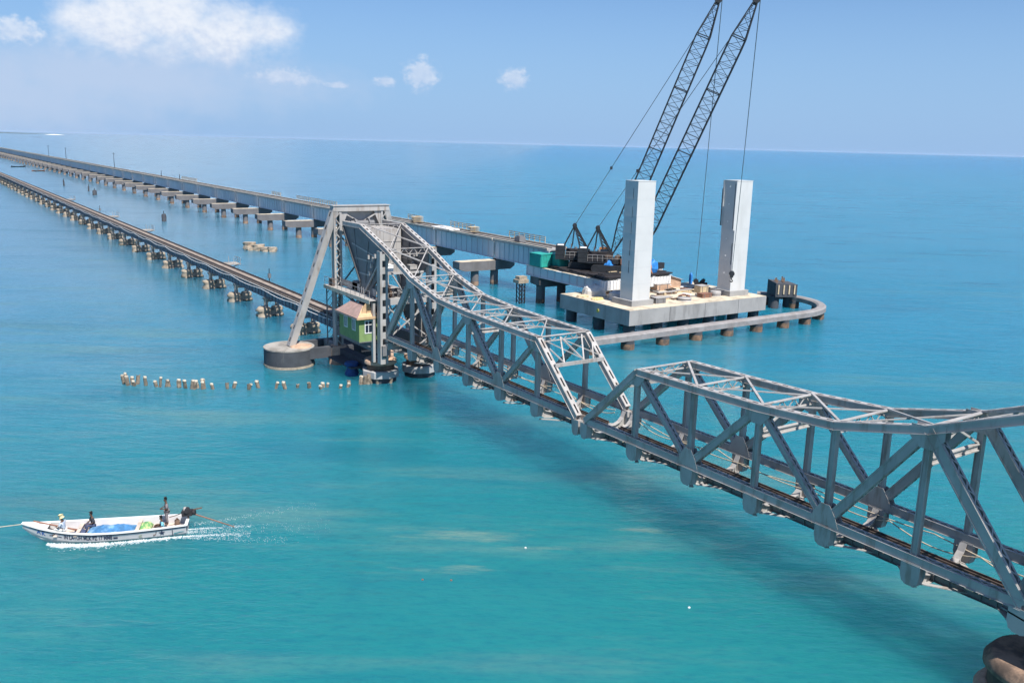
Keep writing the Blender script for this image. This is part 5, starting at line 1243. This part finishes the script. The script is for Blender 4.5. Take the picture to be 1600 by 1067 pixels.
def lettering(txt, u0, u1, zoff, hgt, m, name):
    cu = bpy.data.curves.new('lettering', 'FONT'); cu.body = txt; cu.size = 1; cu.offset = .025; o = bpy.data.objects.new(name, cu); COL.objects.link(o)
    dg = bpy.context.evaluated_depsgraph_get(); dg.update(); me = bpy.data.meshes.new_from_object(o.evaluated_get(dg)); bpy.data.objects.remove(o)
    xs_ = [v.co.x for v in me.vertices]; ys2 = [v.co.y for v in me.vertices]; x0, x1, y0, y1 = min(xs_), max(xs_), min(ys2), max(ys2)
    for v in me.vertices:
        f = (v.co.x - x0) / (x1 - x0); h = (v.co.y - y0) / (y1 - y0); u = u0 + (u1 - u0) * f
        zs_ = [a[2] + (b[2] - a[2]) * (u - a[0]) / (b[0] - a[0]) for a, b in zip(st, st[1:]) if a[0] <= u <= b[0]][0]
        v.co = side_pt(u, zs_ + zoff + hgt * h) - ROOT[bt.name]
    me.materials.append(m); o = bpy.data.objects.new(name, me); COL.objects.link(o); o.parent = bt; ROOT[o.name] = ROOT[bt.name]; me.name = name
lettering('IN LATUH MLK PZ 17 MM8 \u25ac', 7.75, 4.35, -.46, .30, MARK, 'hull_lettering')
lettering('A', 9.55, 9.25, -.38, .26, mat('blue_lettering', (.03, .10, .32), .6, .2, 5.), 'bow_letter')
lettering('K', 9.2, 8.95, -.42, .26, MATS['blue_lettering'], 'bow_letter')
def flatmark(pts, m, name):
    g = MB(); P0 = [side_pt(u, z, .012) for u, z in pts]; P1 = [side_pt(u, z, .03) for u, z in pts]; n = len(pts)
    g.add(P0 + P1, [tuple(range(n)), tuple(range(2 * n - 1, n - 1, -1))] + [(i, i + n, (i + 1) % n + n, (i + 1) % n) for i in range(n)]); g.build(name, m, bt)
flatmark([(1.55 + math.cos(math.pi / 2 + k * math.pi / 5) * (.2 if k % 2 == 0 else .085), .42 + math.sin(math.pi / 2 + k * math.pi / 5) * (.2 if k % 2 == 0 else .085)) for k in range(10)], MARK, 'star_emblem')
flatmark([(8.7, .62), (8.68, .66), (7.9, .53), (7.9, .49)], MARK, 'hull_stripe')
flatmark([(.9, .56), (.86, .56), (.86, .12), (.9, .12)], MARK, 'hull_stripe'); flatmark([(.8, .3), (.35, .38), (.1, .36), (.4, .32), (.8, .22)], mat('teal_mark', (.05, .25, .28), .6, .2, 5.), 'stern_mark')
flatmark([(3.05, .3), (2.95, .42), (2.8, .44), (2.9, .34), (2.8, .24), (2.95, .2)], mat('faded_mark', (.35, .38, .30), .7, .2, 5.), 'faded_emblem')
# load
def heap(u0, u1, v0, v1, h, m, name, lab, seed, cat='fishing net', zb=.26, nu=26, nv=14):
    g = MB(); vs = []; fs = []
    for i in range(nu + 1):
        for j in range(nv + 1):
            fu, fv = i / nu, j / nv; e = (math.sin(math.pi * fu) * math.sin(math.pi * fv)) ** .45
            z = zb + h * e * (.75 + .5 * noise.noise(Vector((fu * 5, fv * 4, seed)))) + .05 * noise.noise(Vector((fu * 17, fv * 13, seed)))
            vs.append(BP(u0 + (u1 - u0) * fu, v0 + (v1 - v0) * fv, z))
    for i in range(nu):
        for j in range(nv): a = i * (nv + 1) + j; fs.append((a, a + 1, a + nv + 2, a + nv + 1))
    b0 = len(vs); ring = [i * (nv + 1) for i in range(nu + 1)] + [nu * (nv + 1) + j for j in range(1, nv + 1)] + [i * (nv + 1) + nv for i in range(nu - 1, -1, -1)] + [j for j in range(nv - 1, 0, -1)]
    fs.append(tuple(reversed(ring))); g.add(vs, fs, True); g.sm[-1] = False
    return tag(g.build(name, m, base=BP((u0 + u1) / 2, (v0 + v1) / 2, zb)), lab, cat)
heap(3.35, 6.6, -1.0, 1.0, .50, NETB, 'fishing_net', 'big blue fishing net heaped amidships in the boat', 1.)
heap(2.35, 3.3, -.95, .4, .5, NETG, 'fishing_net', 'bright green fishing net heap behind the blue net', 2., nu=14, nv=10)
heap(2.5, 3.7, .42, 1.0, .38, NETY, 'fishing_net', 'yellow-green net along the near side of the boat', 3., nu=14, nv=8)
heap(8.0, 8.8, -.3, .45, .45, CL_YE, 'sack', 'pale yellow sack in the bow beside the man in a hat', 4., 'sack', .3, 10, 10)
heap(6.6, 7.4, -.5, .2, .35, CL_NV, 'bundle', 'dark blue cloth bundle between the two seated men', 5., 'bundle', .3, 10, 8)
def coil(u, v, r, m, lab):
    g = MB()
    for k in range(4):
        pts = [BP(u + math.cos(a) * (r - .03 * k), v + math.sin(a) * (r - .03 * k), .3 + .06 * k) for a in [i * math.pi / 8 for i in range(17)]]
        g.tube(pts, .035, 5)
    tag(g.build('rope_coil', m, base=BP(u, v, .3)), lab, 'rope')
coil(1.95, -.1, .34, BROWN, 'brown rope coil on the stern floor of the boat'); coil(2.1, .45, .22, TANM, 'small tan rope coil near the stern of the boat'); coil(8.75, -.1, .2, mat('green_rope', (.05, .22, .12), .9, .2, 6.), 'green rope coil in the bow of the boat')
g = MB(); g.cyl(BP(9.9, -.35, 1.28), BP(7.4, -.1, .62), .055, n=8); g.bar(BP(7.5, -.1, .64), BP(6.9, -.05, .52), .2, .04); tag(g.build('oar', REDBR, base=BP(8.5, -.2, .9)), 'reddish wooden oar lying from the bow into the boat', 'oar')
g = MB(); a0 = BP(10.45, 0, 1.25); pts = [a0.lerp(a0 + Vector((-22, 9.5, -.9)), i / 14) + Vector((0, 0, -.35 * math.sin(math.pi * i / 14))) for i in range(15)]; g.tube(pts, .03, 5); tag(g.build('tow_rope', CABLE, base=a0), 'thin pale rope stretched forward from the boat bow', 'rope')
# long-tail motor
lm_ = thing('longtail_motor', 'dark long-tail boat motor on the stern with long shaft behind', 'motor', BP(-.1, -.15, .85))
g = MB(); g.bar(BP(-.05, -.15, .84), BP(-.05, -.15, 1.15), .12, .12); g.build('pivot', BROWN, lm_)
g = MB(); g.bar(BP(.35, -.2, 1.25), BP(-.35, -.1, 1.32), .4, .38); g.cyl(BP(.0, -.3, 1.5), BP(.0, .15, 1.5), .17, n=10); g.cyl(BP(-.4, -.1, 1.3), BP(-.55, -.08, 1.32), .2, n=12); g.build('engine', CRANE_R, lm_)
g = MB(); g.lathe(BP(.15, -.25, 1.42), [(.13, 0), (.14, .18), (.08, .24)], 10); g.build('air_filter', STEEL, lm_)
g = MB(); g.bar(BP(-.4, -.12, 1.5), BP(-1.0, -.05, 1.62), .09, .07); g.build('exhaust', BROWN, lm_)
g = MB(); g.cyl(BP(-.4, -.1, 1.2), BP(-3.1, .1, .12), .05, .04, 8); g.build('shaft', REDBR, lm_)
g = MB(); g.cyl(BP(.3, -.2, 1.25), BP(1.15, .15, 1.15), .03, n=6); g.build('tiller', BROWN, lm_)
g = MB()
for k in range(3): a = k * 2.094; c = BP(-3.1, .1, .12); g.bar(c, c + en * math.cos(a) * .17 + Vector((0, 0, math.sin(a) * .17)), .09, .02, ex)
g.build('propeller', BROWN, lm_)
g = MB(); g.lathe(BP(.75, -.45, .3), [(.17, 0), (.18, .35), (.1, .42), (.06, .5)], 10); tag(g.build('fuel_can', BROWN, base=BP(.75, -.45, .3)), 'small brown fuel can beside the motor in the boat', 'can')
def seated(u, v, zs, face_u, face_v, k, turn=0):
    f = (ex * face_u + en * face_v).normalized(); r = f.cross(Vector((0, 0, 1))).normalized(); o = BP(u, v, zs); Z = Vector((0, 0, 1))
    J = dict(base=o, pelvis=o + Z * .13 * k, chest=o + Z * .56 * k + f * .06 * k, neck=o + Z * .70 * k + f * .08 * k, head=o + Z * .86 * k + f * .11 * k, face=f)
    for sg_, n in ((-1, 'l'), (1, 'r')):
        J['sh_' + n] = o + Z * .60 * k + r * sg_ * .2 * k + f * .05 * k; J['el_' + n] = o + Z * .36 * k + r * sg_ * .27 * k + f * .14 * k; J['wr_' + n] = o + Z * .28 * k + r * sg_ * .16 * k + f * .36 * k
        J['hip_' + n] = o + Z * .10 * k + r * sg_ * .1 * k + f * .05 * k; J['kn_' + n] = o + Z * .22 * k + r * sg_ * .15 * k + f * .46 * k; J['an_' + n] = o - Z * .18 * k + r * sg_ * .13 * k + f * .52 * k; J['toe_' + n] = o - Z * .22 * k + r * sg_ * .14 * k + f * .70 * k
    return J
K = 1.22
person('person seated in the bow in a pale yellow headscarf and striped blue-white shirt', seated(7.75, .80, .88, 1, -.3, 1.12), CL_ST, CL_WH, CL_YE, 1.12)
person('bareheaded person in dark clothes seated on the far side amidships', seated(6.3, -.95, .38, .8, .5, 1.05), CL_DK, CL_NV, None, 1.05)
person('person crouching at the stern in a cyan shirt by the star emblem', seated(1.5, .72, .50, .6, .2, 1.0), CL_CY, CL_DK, None, 1.0)
o = BP(1.3, .1, .63); f = (ex * .9 + en * .25).normalized(); r = f.cross(Vector((0, 0, 1))).normalized(); Z = Vector((0, 0, 1)); k = 1.08
J = dict(base=o, pelvis=o + Z * .92 * k, chest=o + Z * 1.33 * k + f * .02, neck=o + Z * 1.50 * k + f * .03, head=o + Z * 1.66 * k + f * .05, face=f)
for sg_, n in ((-1, 'l'), (1, 'r')):
    J['sh_' + n] = o + Z * 1.40 * k + r * sg_ * .2 * k; J['el_' + n] = o + Z * 1.14 * k + r * sg_ * .29 * k + f * .05; J['wr_' + n] = o + Z * 1.12 * k + r * sg_ * .1 * k + f * .26 * k
    J['hip_' + n] = o + Z * .88 * k + r * sg_ * .1 * k; J['kn_' + n] = o + Z * .48 * k + r * sg_ * .12 * k + f * .05 * k; J['an_' + n] = o + Z * .07 * k + r * sg_ * .12 * k - f * .02; J['toe_' + n] = o + Z * .03 * k + r * sg_ * .15 * k + f * .17 * k
person('person standing tall at the stern in grey-brown shirt and dark trousers', J, CL_BR, CL_BR, None, k)
# bow wave and wake: countless flecks of foam
def foam(name, gens, lab=None):
    g = MB(); rnd = random.Random(11)
    for fn, n in gens:
        for _ in range(n):
            p, sz, hz = fn(rnd); m_ = rnd.randint(5, 7); a0 = rnd.uniform(0, 6.28); st_ = rnd.uniform(.35, .8); an = math.atan2(ex.y, ex.x) + rnd.uniform(-.4, .4)
            vs = []
            for i in range(m_):
                a = a0 + 2 * math.pi * i / m_; lx = math.cos(a) * sz * rnd.uniform(.6, 1.1); ly = math.sin(a) * sz * st_ * rnd.uniform(.6, 1.1)
                vs.append(p + Vector((lx * math.cos(an) - ly * math.sin(an), lx * math.sin(an) + ly * math.cos(an), 0)))
            top = p + Vector((0, 0, hz)); vs.append(top); b = m_
            g.add(vs, [(i, (i + 1) % m_, b) for i in range(m_)], True)
    m = mat('sea_foam', (.66, .71, .73), .9, .1, 3.)
    t_ = NT(m.node_tree); b_ = t_.n['Principled BSDF']
    b_.inputs['Alpha'].default_value = .55
    o = g.build(name, m); stuff(o); return o
def hwat(u):
    u = min(max(u, 0), 10.4)
    for a, b in zip(st, st[1:]):
        if a[0] <= u <= b[0]: f = (u - a[0]) / (b[0] - a[0]); return a[1] + (b[1] - a[1]) * f
def bowwave(r):
    t = r.random(); u = 8.9 - 8.6 * t; d = abs(r.gauss(0, .14 + .22 * math.sin(math.pi * min(1, t * 1.4)))) * (1 if r.random() < .85 else 1.8)
    return BP(u, hwat(u) * .92 + d, .01), r.uniform(.03, .10), r.uniform(.02, .10) * max(.2, 1 - d)
def bowwave2(r):
    t = r.random(); u = 8.8 - 8.8 * t; d = abs(r.gauss(0, .2)); return BP(u, -hwat(u) * .92 - d, .01), r.uniform(.05, .14), r.uniform(.02, .08)
def bowcrest(r):
    t = r.random(); u = 8.6 - 3.6 * t; return BP(u, hwat(u) * .92 + .18 + abs(r.gauss(0, .16)), .01), r.uniform(.10, .22), r.uniform(.08, .24)
def arm(v0, k, spread, L, s0, s1):
    def fn(r):
        t = r.random() ** 1.3; u = .2 - L * t; return BP(u, v0 + k * t * L + r.gauss(0, spread * (.3 + t)), .006), r.uniform(s0, s1) * (1 - .5 * t), r.uniform(.01, .05)
    return fn
foam('wake_foam', [(bowwave, 1000), (bowcrest, 60), (bowwave2, 160), (arm(.95, .06, .16, 4.5, .02, .06), 620), (arm(-.2, .02, .12, 4.5, .02, .055), 420), (arm(.3, .0, .4, 4, .015, .045), 420), (arm(1.15, .24, .26, 7, .015, .045), 360), (arm(-.8, -.26, .35, 9, .015, .04), 320), (arm(.2, .05, .9, 10, .012, .03), 420)])
# floating specks
for i, (x, y) in enumerate(((33.1, 46.3), (36.9, 34.5), (26.4, 44.9), (24.9, 45.9))):
    g = MB(); g.lathe((x, y, 0), [(.05, -.05), (.08, .02), (.05, .06)], 8, .2); tag(g.build('floating_litter', WHITE if i < 2 else REDBR, base=(x, y, 0)), ('tiny white scrap floating by the silt streak left of the near span', 'tiny white scrap floating close below the near span at right', 'tiny reddish scrap floating in the lower middle of the water', 'tiny reddish scrap floating behind the other reddish one')[i], 'litter', 'floating litter')

# ------------------------------------------------------------------ haze
HZ = 44990.
g = MB(); g.box(-HZ - 500, HZ + 500, -HZ - 500, HZ + 500, -3, 64)
hm = bpy.data.materials.new('haze'); hm.use_nodes = True; t = NT(hm.node_tree); t.n.clear()
vp = t.N('ShaderNodeVolumePrincipled'); vp.inputs['Color'].default_value = (.80, .87, 1.0, 1); vp.inputs['Density'].default_value = .000010; vp.inputs['Anisotropy'].default_value = .2
t.l.new(vp.outputs[0], t.N('ShaderNodeOutputMaterial').inputs['Volume'])
hz = g.build('haze', hm); stuff(hz)
